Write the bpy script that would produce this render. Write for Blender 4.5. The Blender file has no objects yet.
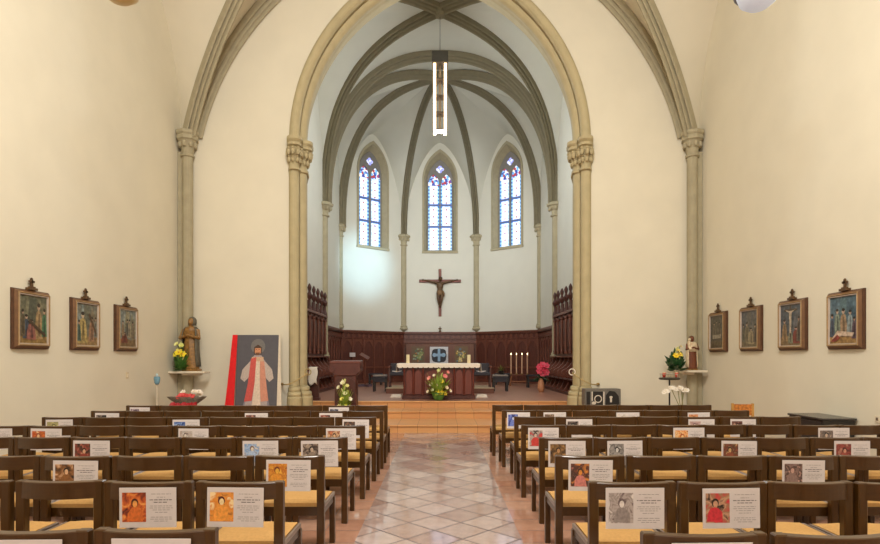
import bpy, bmesh, math, random
from mathutils import Vector, Matrix, Euler
R = random.Random(7)
C = bpy.context.scene.collection
PI = math.pi
CAMH, F, CX, HY = 1.53, 566.0, 440.0, 358.0

def P(x, y, d):
    """photo measurement (x, y) at distance d -> metres"""
    return ((x-CX)*d/F, d, CAMH-(y-HY)*d/F)

# ------------------------------------------------------------------ materials
def lin(c):
    c /= 255.0
    return c/12.92 if c <= .04045 else ((c+.055)/1.055)**2.4
def rgb(h):
    h = h.lstrip('#')
    return tuple(lin(int(h[i:i+2], 16)) for i in (0, 2, 4))+(1,)
MATS = {}
def nodes(name):
    m = bpy.data.materials.new(name); m.use_nodes = True
    nt = m.node_tree
    return m, nt, nt.nodes['Principled BSDF']
def mat(name, hexa, rough=.6, var=.12, scale=8, bump=0., metal=0., spec=.5, stretch=None, coat=0.):
    if name in MATS: return MATS[name]
    m, nt, b = nodes(name)
    N, L = nt.nodes, nt.links
    tc = N.new('ShaderNodeTexCoord')
    src = tc.outputs['Object']
    if stretch:
        mp = N.new('ShaderNodeMapping'); mp.inputs['Scale'].default_value = stretch
        L.new(src, mp.inputs['Vector']); src = mp.outputs['Vector']
    nz = N.new('ShaderNodeTexNoise'); nz.inputs['Scale'].default_value = scale; nz.inputs['Detail'].default_value = 4
    L.new(src, nz.inputs['Vector'])
    rp = N.new('ShaderNodeValToRGB')
    c = rgb(hexa)
    rp.color_ramp.elements[0].position = .3; rp.color_ramp.elements[1].position = .7
    rp.color_ramp.elements[0].color = tuple(x*(1-var) for x in c[:3])+(1,)
    rp.color_ramp.elements[1].color = tuple(min(1, x*(1+var)) for x in c[:3])+(1,)
    L.new(nz.outputs['Fac'], rp.inputs['Fac']); L.new(rp.outputs['Color'], b.inputs['Base Color'])
    b.inputs['Roughness'].default_value = rough; b.inputs['Metallic'].default_value = metal
    b.inputs['Specular IOR Level'].default_value = spec
    if coat: b.inputs['Coat Weight'].default_value = coat; b.inputs['Coat Roughness'].default_value = .15
    if bump:
        bp = N.new('ShaderNodeBump'); bp.inputs['Strength'].default_value = bump; bp.inputs['Distance'].default_value = .01
        L.new(nz.outputs['Fac'], bp.inputs['Height']); L.new(bp.outputs['Normal'], b.inputs['Normal'])
    MATS[name] = m
    return m
def paint(hexa):
    return mat('paint_'+hexa.lstrip('#'), hexa, rough=.55, var=.22, scale=55)
def emit(name, hexa, s):
    if name in MATS: return MATS[name]
    m, nt, b = nodes(name)
    b.inputs['Base Color'].default_value = rgb(hexa)
    b.inputs['Emission Color'].default_value = rgb(hexa); b.inputs['Emission Strength'].default_value = s
    MATS[name] = m; return m

M_WALL = mat('cream_plaster', '#dad3bf', .9, .025, 1.5, .04, spec=.2)
M_CHW = mat('pale_plaster', '#dcdacd', .9, .02, 1.5, .03, spec=.2)
M_VAULT = mat('vault_plaster', '#d5cebb', .9, .03, 1.2, .03, spec=.2)
M_CVAULT = mat('choir_vault_plaster', '#c9c8bb', .9, .03, 1.2, .03, spec=.2)
M_STONE = mat('nave_rib_stone', '#a39a80', .8, .07, 6, .05, spec=.25)
M_PIER = mat('pier_stone', '#b3a682', .75, .06, 5, .05, spec=.25)
M_CRIB = mat('choir_rib_stone', '#857d66', .8, .06, 6, .05, spec=.25)
M_COLS = mat('apse_shaft_stone', '#aea488', .8, .06, 6, .05, spec=.25)
M_CHAIR = mat('chair_wood', '#412706', .32, .16, 14, .02, spec=.45, stretch=(3, 3, .6), coat=.35)
M_BACK = mat('chair_back_wood', '#412605', .32, .14, 14, .02, spec=.45, stretch=(.5, 3, 4), coat=.35)
M_SEAT = mat('tan_upholstery', '#bd9359', .75, .07, 60, .15, spec=.2)
M_RAILHI = mat('rail_highlight', '#8b7c72', .3, .05, 10, metal=.5)  # pale grey puts the highlight along the seat side into the colour
M_WAIN = mat('oak_wainscot', '#582d21', .5, .2, 9, .05, stretch=(3, 3, .5))
M_WAIN2 = mat('oak_wainscot_moulding', '#6a3a2a', .45, .18, 12, .04)
M_STALL = mat('oak_stall', '#4a241a', .45, .2, 9, .04, stretch=(2, 2, .5))
M_ALTAR = mat('altar_wood', '#6a2f22', .45, .18, 8, .04, stretch=(3, 3, .5))
M_ALTARD = mat('altar_dark_wood', '#4c2118', .45, .18, 8, .04, stretch=(3, 3, .5))
M_AMBO = mat('ambo_wood', '#552a22', .45, .15, 8, .05)
M_STEP = mat('step_nosing_tile', '#d6a168', .45, .08, 5)
M_WHITE = mat('white_paper', '#d2cac8', .8, .03, 20, spec=.2)
M_CLOTH = mat('white_cloth', '#e6ddd0', .85, .04, 30, .1, spec=.2)
M_INK = mat('grey_ink', '#948d8a', .9, .1, 60, spec=.1)
M_INKD = mat('dark_ink', '#6a6262', .9, .1, 60, spec=.1)
M_CANDLE = mat('candle_wax', '#e9d9ae', .5, .04, 10)
M_BLACK = mat('black_lacquer', '#1d1a1a', .35, .1, 10)
M_DARKLEATHER = mat('dark_leather', '#26202a', .5, .15, 20, .05)
M_LEAF = mat('leaf_green', '#3f6a26', .55, .3, 18)
M_LEAF2 = mat('leaf_bright_green', '#86a03a', .55, .3, 18)
M_LEAFD = mat('leaf_dark_green', '#1f4a22', .5, .3, 18)
M_BRONZE = mat('bronze', '#5a4024', .5, .2, 14, metal=.2)
M_FRAME = mat('picture_frame_wood', '#4e301c', .42, .15, 12, .03)
M_FRAMEM = mat('picture_moulding_wood', '#684628', .4, .15, 12, .03)
M_FRAMEL = mat('picture_frame_gilt', '#94764c', .4, .15, 12, .03)
M_FRAMEW = mat('picture_frame_fillet', '#b5a596', .5, .08, 12)
M_GILT = mat('polychrome_gilt', '#8a6430', .45, .35, 20, .06)
M_FLESH = mat('statue_flesh', '#c99a72', .55, .1, 20)
M_CREAM = mat('statue_cream', '#e0cba8', .6, .12, 20)
M_BROWNROBE = mat('statue_brown_robe', '#6d3a20', .6, .2, 20)
M_MANTLE = mat('statue_blue_grey_mantle', '#5b5648', .55, .25, 16)
M_MARBLE = mat('shelf_marble', '#ddd2bd', .4, .05, 12)
M_ROPE = mat('tan_rope', '#b09a68', .8, .15, 60)
M_BRASS = mat('brass', '#8a6c34', .4, .1, 20, metal=.6)

# ------------------------------------------------------------------ mesh builder
class MB:
    def __init__(s): s.v = []; s.f = []; s.m = []
    def add(s, vs, fs, m=0):
        o = len(s.v); s.v += [tuple(v) for v in vs]
        for f in fs: s.f.append([o+i for i in f]); s.m.append(m)
        return s
    def box(s, c, d, m=0, rot=None):
        x, y, z = d[0]/2, d[1]/2, d[2]/2
        vs = [Vector((a, b, e)) for a in (-x, x) for b in (-y, y) for e in (-z, z)]
        if rot is not None: vs = [rot @ v for v in vs]
        c = Vector(c); vs = [v+c for v in vs]
        return s.add(vs, [(0, 1, 3, 2), (4, 6, 7, 5), (0, 4, 5, 1), (2, 3, 7, 6), (0, 2, 6, 4), (1, 5, 7, 3)], m)
    def bx(s, x0, x1, y0, y1, z0, z1, m=0):
        return s.box(((x0+x1)/2, (y0+y1)/2, (z0+z1)/2), (abs(x1-x0), abs(y1-y0), abs(z1-z0)), m)
    def tube(s, pts, rad, seg=8, m=0, flat=1.):
        pts = [Vector(p) for p in pts]; n = len(pts)
        if not hasattr(rad, '__len__'): rad = [rad]*n
        rings = []; prev = None
        for i, p in enumerate(pts):
            t = (pts[min(i+1, n-1)]-pts[max(i-1, 0)]).normalized()
            if prev is None:
                a = Vector((0, 0, 1)) if abs(t.z) < .9 else Vector((1, 0, 0))
                u = t.cross(a).normalized()
            else:
                u = (prev-t*prev.dot(t)).normalized()
            prev = u; w = t.cross(u)
            rings.append([p+(u*math.cos(2*PI*k/seg)+w*math.sin(2*PI*k/seg)*flat)*rad[i] for k in range(seg)])
        vs = [v for r in rings for v in r]; fs = []
        for i in range(n-1):
            for k in range(seg):
                k2 = (k+1) % seg
                fs.append((i*seg+k, i*seg+k2, (i+1)*seg+k2, (i+1)*seg+k))
        fs.append(tuple(range(seg-1, -1, -1))); fs.append(tuple((n-1)*seg+k for k in range(seg)))
        return s.add(vs, fs, m)
    def lathe(s, prof, c=(0, 0, 0), seg=16, m=0, sx=1., sy=1., fold=0., nf=7, ph=0.):
        vs = []; fs = []; n = len(prof)
        for i, (r, z) in enumerate(prof):
            for k in range(seg):
                a = 2*PI*k/seg
                rr = r*(1+fold*math.sin(nf*a+ph+z*3))
                vs.append((c[0]+rr*math.cos(a)*sx, c[1]+rr*math.sin(a)*sy, c[2]+z))
        for i in range(n-1):
            for k in range(seg):
                k2 = (k+1) % seg
                fs.append((i*seg+k, i*seg+k2, (i+1)*seg+k2, (i+1)*seg+k))
        fs.append(tuple(range(seg-1, -1, -1))); fs.append(tuple((n-1)*seg+k for k in range(seg)))
        return s.add(vs, fs, m)
    def ell(s, c, r, seg=12, rings=7, m=0, rot=None):
        vs = []; fs = []
        for i in range(rings+1):
            th = PI*i/rings
            for k in range(seg):
                a = 2*PI*k/seg
                v = Vector((r[0]*math.sin(th)*math.cos(a), r[1]*math.sin(th)*math.sin(a), r[2]*math.cos(th)))
                if rot is not None: v = rot @ v
                vs.append(v+Vector(c))
        for i in range(rings):
            for k in range(seg):
                k2 = (k+1) % seg
                fs.append((i*seg+k, (i+1)*seg+k, (i+1)*seg+k2, i*seg+k2))
        return s.add(vs, fs, m)
    def prism(s, pts, y0, y1, m=0, fn=None):
        """polygon in x,z extruded along y (fn maps (a, depth, b) to xyz)"""
        fn = fn or (lambda a, d, b: (a, d, b))
        n = len(pts)
        vs = [fn(a, y0, b) for a, b in pts]+[fn(a, y1, b) for a, b in pts]
        fs = [tuple(range(n)), tuple(range(2*n-1, n-1, -1))]
        fs += [(i, n+i, n+(i+1) % n, (i+1) % n) for i in range(n)]
        return s.add(vs, fs, m)
    def grid(s, rows, m=0):
        n = len(rows[0]); vs = [p for r in rows for p in r]; fs = []
        for i in range(len(rows)-1):
            for k in range(n-1):
                fs.append((i*n+k, i*n+k+1, (i+1)*n+k+1, (i+1)*n+k))
        return s.add(vs, fs, m)
    def loft(s, A, B, k=6, m=0):
        return s.grid([[Vector(a).lerp(Vector(b), j/k) for j in range(k+1)] for a, b in zip(A, B)], m)
    def sweep(s, pts, prof, hdir, m=0):
        """closed profile (b, n) along a curve in the vertical plane of hdir"""
        pts = [Vector(p) for p in pts]; n = len(pts); k = len(prof)
        h = Vector((hdir[0], hdir[1], 0)).normalized(); b = Vector((0, 0, 1)).cross(h)
        vs = []
        for i, p in enumerate(pts):
            t = (pts[min(i+1, n-1)]-pts[max(i-1, 0)]).normalized(); nn = t.cross(b)
            vs += [p+b*q[0]+nn*q[1] for q in prof]
        fs = [(i*k+j, i*k+(j+1) % k, (i+1)*k+(j+1) % k, (i+1)*k+j) for i in range(n-1) for j in range(k)]
        fs += [tuple(range(k-1, -1, -1)), tuple((n-1)*k+j for j in range(k))]
        return s.add(vs, fs, m)
    def build(s, name, mats, parent=None, loc=None, bevel=0., smooth=False, rot=None, remesh=0., sub=0):
        me = bpy.data.meshes.new(name); me.from_pydata(s.v, [], s.f)
        if not isinstance(mats, (list, tuple)): mats = [mats]
        for mm in mats: me.materials.append(mm)
        me.polygons.foreach_set('material_index', s.m)
        bm = bmesh.new(); bm.from_mesh(me)
        bmesh.ops.recalc_face_normals(bm, faces=bm.faces)
        if bevel:
            bmesh.ops.bevel(bm, geom=bm.edges[:], offset=bevel, segments=1, affect='EDGES', profile=.5)
        bm.to_mesh(me); bm.free()
        if smooth: me.polygons.foreach_set('use_smooth', [True]*len(me.polygons))
        o = bpy.data.objects.new(name, me); C.objects.link(o)
        if parent is not None: o.parent = parent
        if loc is not None: o.location = loc
        if rot is not None: o.rotation_euler = rot
        if remesh:
            r = o.modifiers.new('blend', 'REMESH'); r.mode = 'VOXEL'; r.voxel_size = remesh; r.use_smooth_shade = True
            sm = o.modifiers.new('soft', 'SMOOTH'); sm.factor = .5; sm.iterations = 2
        return o

def empty(name, loc=(0, 0, 0), rotz=0.):
    o = bpy.data.objects.new(name, None); C.objects.link(o); o.location = loc; o.rotation_euler = (0, 0, rotz)
    o.empty_display_size = .1
    return o
def tag(o, label, cat, group=None):
    o['label'] = label; o['category'] = cat
    if group: o['group'] = group
    return o
def thing(name, label, cat, loc=(0, 0, 0), rotz=0., group=None):
    return tag(empty(name, loc, rotz), label, cat, group)
def struct(o):
    o['kind'] = 'structure'; return o
def kids(o): return [c for c in bpy.data.objects if c.parent == o]
def copy_tree(o, parent=None, tree=None):
    c = o.copy(); C.objects.link(c)
    if parent is not None: c.parent = parent
    for ch in (tree or {}).get(o, []): copy_tree(ch, c, tree)
    return c
ORD = ['first', 'second', 'third', 'fourth', 'fifth', 'sixth', 'seventh', 'eighth']

# ------------------------------------------------------------------ room: nave
XW, YW, YB = 5.95, 13.0, 13.9
ZC, RA = 6.5, 3.28           # chancel arch
OC = 1.0
BAYS = [(13.0, 5.7), (5.7, -1.6), (-1.6, -8.9)]
YR = -8.9

def floor_material():
    m, nt, b = nodes('floor_tiles'); N, L = nt.nodes, nt.links
    tc = N.new('ShaderNodeTexCoord')
    def mth(op, a, v=None, c=None):
        n = N.new('ShaderNodeMath'); n.operation = op
        for i, q in enumerate((a, v, c)):
            if q is None: continue
            if isinstance(q, (int, float)): n.inputs[i].default_value = q
            else: L.new(q, n.inputs[i])
        return n.outputs[0]
    sx = N.new('ShaderNodeSeparateXYZ'); L.new(tc.outputs['Object'], sx.inputs[0])
    X, Y = sx.outputs[0], sx.outputs[1]
    aisle = mth('LESS_THAN', mth('ABSOLUTE', mth('ADD', X, .01)), .70)
    def tiles(u, v, size, g):
        us, vs = mth('DIVIDE', u, size), mth('DIVIDE', v, size)
        fu, fv = mth('FRACT', us), mth('FRACT', vs)
        du = mth('MINIMUM', fu, mth('SUBTRACT', 1., fu)); dv = mth('MINIMUM', fv, mth('SUBTRACT', 1., fv))
        gr = mth('LESS_THAN', mth('MINIMUM', du, dv), g/size)
        cm = N.new('ShaderNodeCombineXYZ'); L.new(mth('FLOOR', us), cm.inputs[0]); L.new(mth('FLOOR', vs), cm.inputs[1])
        wn = N.new('ShaderNodeTexWhiteNoise'); L.new(cm.outputs[0], wn.inputs['Vector'])
        return gr, wn.outputs['Value'], wn.outputs['Color']
    r2 = .70711
    xo = mth('ADD', X, .048); yo = mth('ADD', Y, -4.98+24)
    gA, wA, cTA = tiles(mth('MULTIPLY', mth('ADD', xo, yo), r2), mth('MULTIPLY', mth('SUBTRACT', yo, xo), r2), .34, .008)
    gB, wB, cTB = tiles(X, mth('ADD', Y, 30), .34, .004)
    def ramp(val, cols):
        r = N.new('ShaderNodeValToRGB'); r.color_ramp.interpolation = 'LINEAR'
        while len(r.color_ramp.elements) < len(cols): r.color_ramp.elements.new(.5)
        for i, (p, c) in enumerate(cols):
            r.color_ramp.elements[i].position = p; r.color_ramp.elements[i].color = rgb(c)
        L.new(val, r.inputs['Fac']); return r.outputs['Color']
    cA = ramp(wA, [(0, '#9c8177'), (.5, '#ab938a'), (1, '#b7a39b')])
    cB = ramp(wB, [(0, '#a67863'), (.5, '#b2866f'), (1, '#bd947d')])
    def mix(f, a, bb):
        n = N.new('ShaderNodeMix'); n.data_type = 'RGBA'; L.new(f, n.inputs['Factor'])
        for k, q in ((6, a), (7, bb)):
            if isinstance(q, tuple): n.inputs[k].default_value = q
            else: L.new(q, n.inputs[k])
        return n.outputs[2]
    tile = mix(aisle, cB, cA)
    nz = N.new('ShaderNodeTexNoise'); nz.inputs['Scale'].default_value = 9; nz.inputs['Detail'].default_value = 5
    L.new(tc.outputs['Object'], nz.inputs['Vector'])
    mot = N.new('ShaderNodeMix'); mot.data_type = 'RGBA'; mot.blend_type = 'MULTIPLY'; mot.inputs['Factor'].default_value = .35
    L.new(tile, mot.inputs[6]); L.new(ramp(nz.outputs['Fac'], [(.3, '#c4c0bd'), (.7, '#ffffff')]), mot.inputs[7])
    gr = mth('ADD', mth('MULTIPLY', gA, aisle), mth('MULTIPLY', gB, mth('SUBTRACT', 1., aisle)))
    gr = mth('MINIMUM', gr, 1.)
    col = mix(gr, mot.outputs[2], rgb('#54403a'))
    L.new(col, b.inputs['Base Color'])
    L.new(mth('ADD', mth('MULTIPLY', nz.outputs['Fac'], .12), mth('ADD', .04, mth('MULTIPLY', gr, .4))), b.inputs['Roughness'])
    b.inputs['Specular IOR Level'].default_value = .9
    bp = N.new('ShaderNodeBump'); bp.inputs['Strength'].default_value = .2; bp.inputs['Distance'].default_value = .004
    nz2 = N.new('ShaderNodeTexNoise'); nz2.inputs['Scale'].default_value = 3.; nz2.inputs['Detail'].default_value = 2
    L.new(tc.outputs['Object'], nz2.inputs['Vector'])
    L.new(mth('SUBTRACT', mth('MULTIPLY', nz2.outputs['Fac'], 2.), gr), bp.inputs['Height'])
    # every tile lies at a very slightly different tilt
    def v(op, a, q):
        n = N.new('ShaderNodeVectorMath'); n.operation = op; L.new(a, n.inputs[0])
        if isinstance(q, tuple): n.inputs[1].default_value = q
        elif isinstance(q, float): n.inputs['Scale'].default_value = q
        elif q is not None: L.new(q, n.inputs[1])
        return n.outputs[0]
    tl = v('SCALE', v('SUBTRACT', mix(aisle, cTB, cTA), (.5, .5, .5)), .03)
    tl = v('MULTIPLY', tl, (1., 1., 0.))
    L.new(v('NORMALIZE', v('ADD', bp.outputs['Normal'], tl), None), b.inputs['Normal'])
    return m

def riser_material(name, base, dark, w, off=0.):
    m, nt, b = nodes(name); N, L = nt.nodes, nt.links
    tc = N.new('ShaderNodeTexCoord'); mp = N.new('ShaderNodeMapping'); L.new(tc.outputs['Object'], mp.inputs[0])
    mp.inputs['Location'].default_value = (off, 0, 0)
    br = N.new('ShaderNodeTexBrick'); br.offset = 0; br.inputs['Scale'].default_value = 1
    br.inputs['Brick Width'].default_value = w; br.inputs['Row Height'].default_value = 3.1
    br.inputs['Mortar Size'].default_value = .004; br.inputs['Mortar Smooth'].default_value = .2
    br.inputs['Color1'].default_value = rgb(base); br.inputs['Color2'].default_value = rgb(dark); br.inputs['Mortar'].default_value = rgb('#7b4c2a')
    L.new(mp.outputs[0], br.inputs['Vector'])
    nz = N.new('ShaderNodeTexNoise'); nz.inputs['Scale'].default_value = 7; L.new(tc.outputs['Object'], nz.inputs['Vector'])
    mx = N.new('ShaderNodeMix'); mx.data_type = 'RGBA'; mx.blend_type = 'MULTIPLY'; mx.inputs['Factor'].default_value = .3
    L.new(br.outputs['Color'], mx.inputs[6]); L.new(nz.outputs['Color'], mx.inputs[7])
    mx2 = N.new('ShaderNodeMix'); mx2.data_type = 'RGBA'; mx2.inputs['Factor'].default_value = .75
    L.new(mx.outputs[2], mx2.inputs[6]); L.new(br.outputs['Color'], mx2.inputs[7])
    L.new(mx2.outputs[2], b.inputs['Base Color']); b.inputs['Roughness'].default_value = .38
    return m

struct(MB().bx(-XW-.2, XW+.2, YR, 26, -.12, 0).build('floor', floor_material()))

# side walls and rear wall
struct(MB().bx(-XW-.25, -XW, YR, YB, 0, 12.6).build('wall_left', M_WALL))
struct(MB().bx(XW, XW+.25, YR, YB, 0, 12.6).build('wall_right', M_WALL))
def arch_hole(w0, zs, zc, r):
    """list of (half width, z) from the floor to the crown of a pointed arch"""
    out = [(r, z) for z in zs]
    rr = r+OC; tm = math.acos(OC/rr)
    for i in range(1, 33):
        a = tm*i/32
        out.append((max(rr*math.cos(a)-OC, 0.), zc+rr*math.sin(a)))
    return out
def wall_with_hole(mb, hole, W, ztop, Y):
    for sgn in (-1, 1):
        for (a, z0), (b, z1) in zip(hole, hole[1:]):
            mb.add([(sgn*W, Y, z0), (sgn*a, Y, z0), (sgn*b, Y, z1), (sgn*W, Y, z1)], [(0, 1, 2, 3)])
        z1 = hole[-1][1]
        mb.add([(sgn*W, Y, z1), (0, Y, z1), (0, Y, ztop), (sgn*W, Y, ztop)], [(0, 1, 2, 3)])
mb = MB()
wall_with_hole(mb, arch_hole(0, [0, 3, ZC], ZC, 3.40), XW, 12.6, YW)
wall_with_hole(mb, arch_hole(0, [0, 3, ZC], ZC, 3.29), 4.35, 12.6, YB)
struct(mb.build('wall_front', M_WALL))

# nave rear wall; glowing windows added unseen behind the camera to brighten the nave
mb = MB(); mb.bx(-XW, XW, YR-.25, YR, 0, 12.6); struct(mb.build('wall_rear', M_WALL))
WARM = emit('rear_fill_glow', '#fff8ee', 6.)
for i, x in enumerate((-3.4, 0, 3.4)):
    w = struct(empty('window_%d' % (i+4), (x, YR, 0)))
    g = MB(); pts = [(-.9, 3.2), (.9, 3.2), (.9, 7.2)]+[(.9*math.cos(a*PI/12), 7.2+1.3*math.sin(a*PI/12)) for a in range(1, 12)]+[(-.9, 7.2)]
    g.prism(pts, .02, .05); g.build('pane', WARM, w)
    fr = MB()
    fr.tube([(a, .06, b) for a, b in pts+[pts[0]]], .07, 6); fr.tube([(0, .06, 3.2), (0, .06, 8.5)], .05, 6); fr.build('frame', M_STONE, w)

# ---- vault of the nave
def pc(cx, cz, s0, s1, n=22):
    """curve height over run s for a circle centred (cx, cz) through (0,0)"""
    RR = math.hypot(cx, cz)
    return [(s0+(s1-s0)*(1-math.cos(PI/2*i/n)), ) for i in range(n+1)], RR
def circ_curve(p0, p1, cx, cz, n=24, total=None):
    """points from p0 towards p1 (horizontal run) with the rise of a circle centred (cx,cz) relative to p0"""
    p0 = Vector(p0); run = Vector((p1[0]-p0.x, p1[1]-p0.y, 0)); Lr = run.length; RR = math.hypot(cx, cz)
    out = []
    for i in range(n+1):
        s = Lr*(i/n)**1.5
        out.append(p0+run*(s/Lr)+Vector((0, 0, cz+math.sqrt(max(RR*RR-(s-cx)**2, 0)))))
    return out
def ell_curve(p0, p1, rise, n=24, e=2.):
    p0 = Vector(p0); run = Vector((p1[0]-p0.x, p1[1]-p0.y, 0)); out = []
    for i in range(n+1):
        t = (i/n)**1.9
        out.append(p0+run*t+Vector((0, 0, rise*(max(0, 1-(1-t)**e))**(1/e))))
    return out
def rib_prof(w, h):
    q = [(-.5, .1), (-.5, -.33), (-.46, -.45), (-.39, -.47), (-.35, -.3), (-.28, -.3), (-.26, -.62), (-.21, -.74), (-.15, -.72), (-.12, -.52), (-.09, -.9), (-.03, -1.)]
    q = q+[(-a, b) for a, b in reversed(q)]
    return [(a*w, b*h) for a, b in q]
NT = [0]
def trim(o):
    NT[0] += 1; o.name = 'trim_%d' % NT[0]; return struct(o)
ZS = 6.61
vm = MB()
for bi, (ya, yb) in enumerate(BAYS):
    yc = (ya+yb)/2
    for sx in (-1, 1):
        for yy in (ya, yb):
            sg = 1 if yy > yc else -1
            diag = circ_curve((sx*5.72, yy-sg*.17, ZS), (0, yc), 7.32, -2.82)
            # wall arch across the nave, at the bay boundary
            form = circ_curve((sx*5.69, yy-sg*.05, ZS), (0, yy-sg*.05), 6.41, -1.45)
            side = circ_curve((sx*XW, yy, ZS-.1), (sx*XW, yc), 4.15, 0)
            up = Vector((0, 0, .06))
            vm.loft([p+up for p in form], [p+up for p in diag], 5)
            vm.loft([p+up for p in side], [p+up for p in diag], 8)
            if bi < 2:
                d = MB().sweep(diag, rib_prof(.26, .3), (-sx*5.72, yc-yy)); trim(d.build('rib', M_STONE, smooth=False))
                if yy == ya:
                    f = MB().sweep(form, rib_prof(.30, .26), (-sx, 0)); trim(f.build('rib', M_STONE))
struct(vm.build('ceiling', M_VAULT, smooth=True))
# corner shafts of the nave
for bi, yy in enumerate((12.83, 5.7)):
    for sx in (-1, 1):
        c = trim(empty('shaft', (sx*5.72, yy, 0)))
        MB().lathe([(.2, 0), (.2, .25), (.17, .3), (.17, .4), (.115, .45), (.115, 6.1)], seg=14).build('shaft', M_STONE, c, smooth=False)
        MB().bx(-.22 if sx < 0 else .02, -.02 if sx < 0 else .22, -.02, .16, 0, 6.2).build('pilaster', M_STONE, c)
        k = MB().lathe([(.115, 6.06), (.15, 6.08), (.15, 6.12), (.12, 6.14), (.14, 6.28), (.2, 6.42)], seg=14)
        for a in range(8):
            an = a*PI/4
            k.ell((math.cos(an)*.17, math.sin(an)*.17, 6.34), (.05, .05, .07), 8, 5)
        k.lathe([(.2, 6.42), (.245, 6.45), (.245, 6.52), (.225, 6.54), (.26, 6.58), (.26, 6.64)], seg=8)
        k.build('capital', M_STONE, c, smooth=False)

# ---- chancel arch with its piers
def arch_profile():
    p = [(3.47, 13.0)]
    for i in range(9):
        a = PI*.02+PI*.98*i/8
        p.append((3.345+.115*math.cos(a), 12.985-.115*math.sin(a)))
    p += [(3.25, 13.11)]
    for i in range(8):
        a = PI*.5+PI*.66*i/7
        p.append((3.235+.125*math.cos(a), 13.21-.125*math.sin(a)))
    p += [(3.145, 13.33), (3.145, 13.42), (3.29, YB), (3.47, YB)]
    return p
AP = arch_profile()
def arch_path(z0):
    out = [(-1, 0, z) for z in (z0, 2, 4, 5.5)]
    return out
am = MB(); rows = []
for z in (0.25, 2, 4, 6): rows.append([(-r, y, z) for r, y in AP])
def arch_row(q):
    """q = 0 at the left springing, 1 at the crown"""
    return [(OC-(r+OC)*math.cos(q*math.acos(OC/(r+OC))), y, ZC+(r+OC)*math.sin(q*math.acos(OC/(r+OC)))) for r, y in AP]
for i in range(41): rows.append(arch_row(i/40))
for i in range(39, -1, -1): rows.append([(-x, y, z) for x, y, z in arch_row(i/40)])
for z in (6, 4, 2, .25): rows.append([(r, y, z) for r, y in AP])
am.grid(rows)
arch = am.build('arch', M_PIER); trim(arch)
def ring(k, z, sx, c=(3.46, 13.38)):
    return [(sx*(c[0]+(r-c[0])*k), min(c[1]+(y-c[1])*k, 13.95), z) for r, y in AP]
for sx in (-1, 1):
    cp = MB()
    prof = [(1.02, 5.80), (1.13, 5.82), (1.13, 5.87), (1.0, 5.89), (1.03, 6.0), (1.1, 6.12), (1.25, 6.27), (1.25, 6.3), (1.4, 6.33), (1.4, 6.38), (1.34, 6.40), (1.46, 6.45), (1.46, 6.52), (1.0, 6.56)]
    cp.grid([ring(k, z, sx) for k, z in prof])
    for i, (r, y) in enumerate(AP[1:-2]):
        if i % 2 == 0:
            for zz, kk, rr in ((6.05, 1.12, .05), (6.2, 1.3, .06)):
                cc = (sx*(3.46+(r-3.46)*kk), 13.38+(y-13.38)*kk, zz)
                cp.ell(cc, (rr*.8, rr*.8, rr*1.5), 7, 5)
                cp.ell((sx*(3.46+(r-3.46)*(kk+.07)), 13.38+(y-13.38)*(kk+.07), zz+.06), (rr*.6, rr*.6, rr*.5), 7, 4)
    cp.build('capital', M_PIER, arch)
    ba = MB()
    ba.grid([ring(k, z, sx) for k, z in [(1.4, .2), (1.4, .62), (1.36, .64), (1.3, .65), (1.34, .70), (1.3, .74), (1.16, .76), (1.2, .81), (1.16, .86), (1.0, .88)]])
    ba.build('base', M_PIER, arch)

# ------------------------------------------------------------------ chancel
X1, Y1, Y2, X3, Y3 = 4.12, 20.0, 23.3, 1.63, 25.25
ZP, ZCAP = .47, 6.93
KEYC = Vector((0, 16.95, 12.04)); KEYA = Vector((0, 21.4, 12.27))
# platform and steps
M_FLAG = riser_material('chancel_floor_tile', '#a97a66', '#a0715e', .6)
M_R1 = riser_material('step_riser_tile', '#cf9860', '#c88f5a', .41, .05)
pl = MB(); pl.bx(-4.3, 4.3, 13.95, 25.5, 0, ZP); struct(pl.build('floor_chancel', M_FLAG))
st = trim(empty('steps', (0, 0, 0)))
for k, (yf, zt) in enumerate(((11.55, .158), (12.85, .315), (13.80, ZP+.004))):
    yb_ = (12.86, 13.81, 13.95)[k]; hw_ = (3.6, 3.25, 3.1)[k]
    MB().bx(-hw_, hw_, yf+.02, yb_, (0, .1, .28)[k], zt-.03).build('riser', M_R1, st)
    MB().bx(-hw_, hw_, yf-.01, yb_, zt-.03, zt).build('tread', M_STEP if k == 2 else M_R1, st, bevel=.006)
# choir side walls
struct(MB().bx(-X1-.2, -X1, YB, Y2, 0, 12.4).build('wall_choir_left', M_CHW))
struct(MB().bx(X1, X1+.2, YB, Y2, 0, 12.4).build('wall_choir_right', M_CHW))

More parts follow.
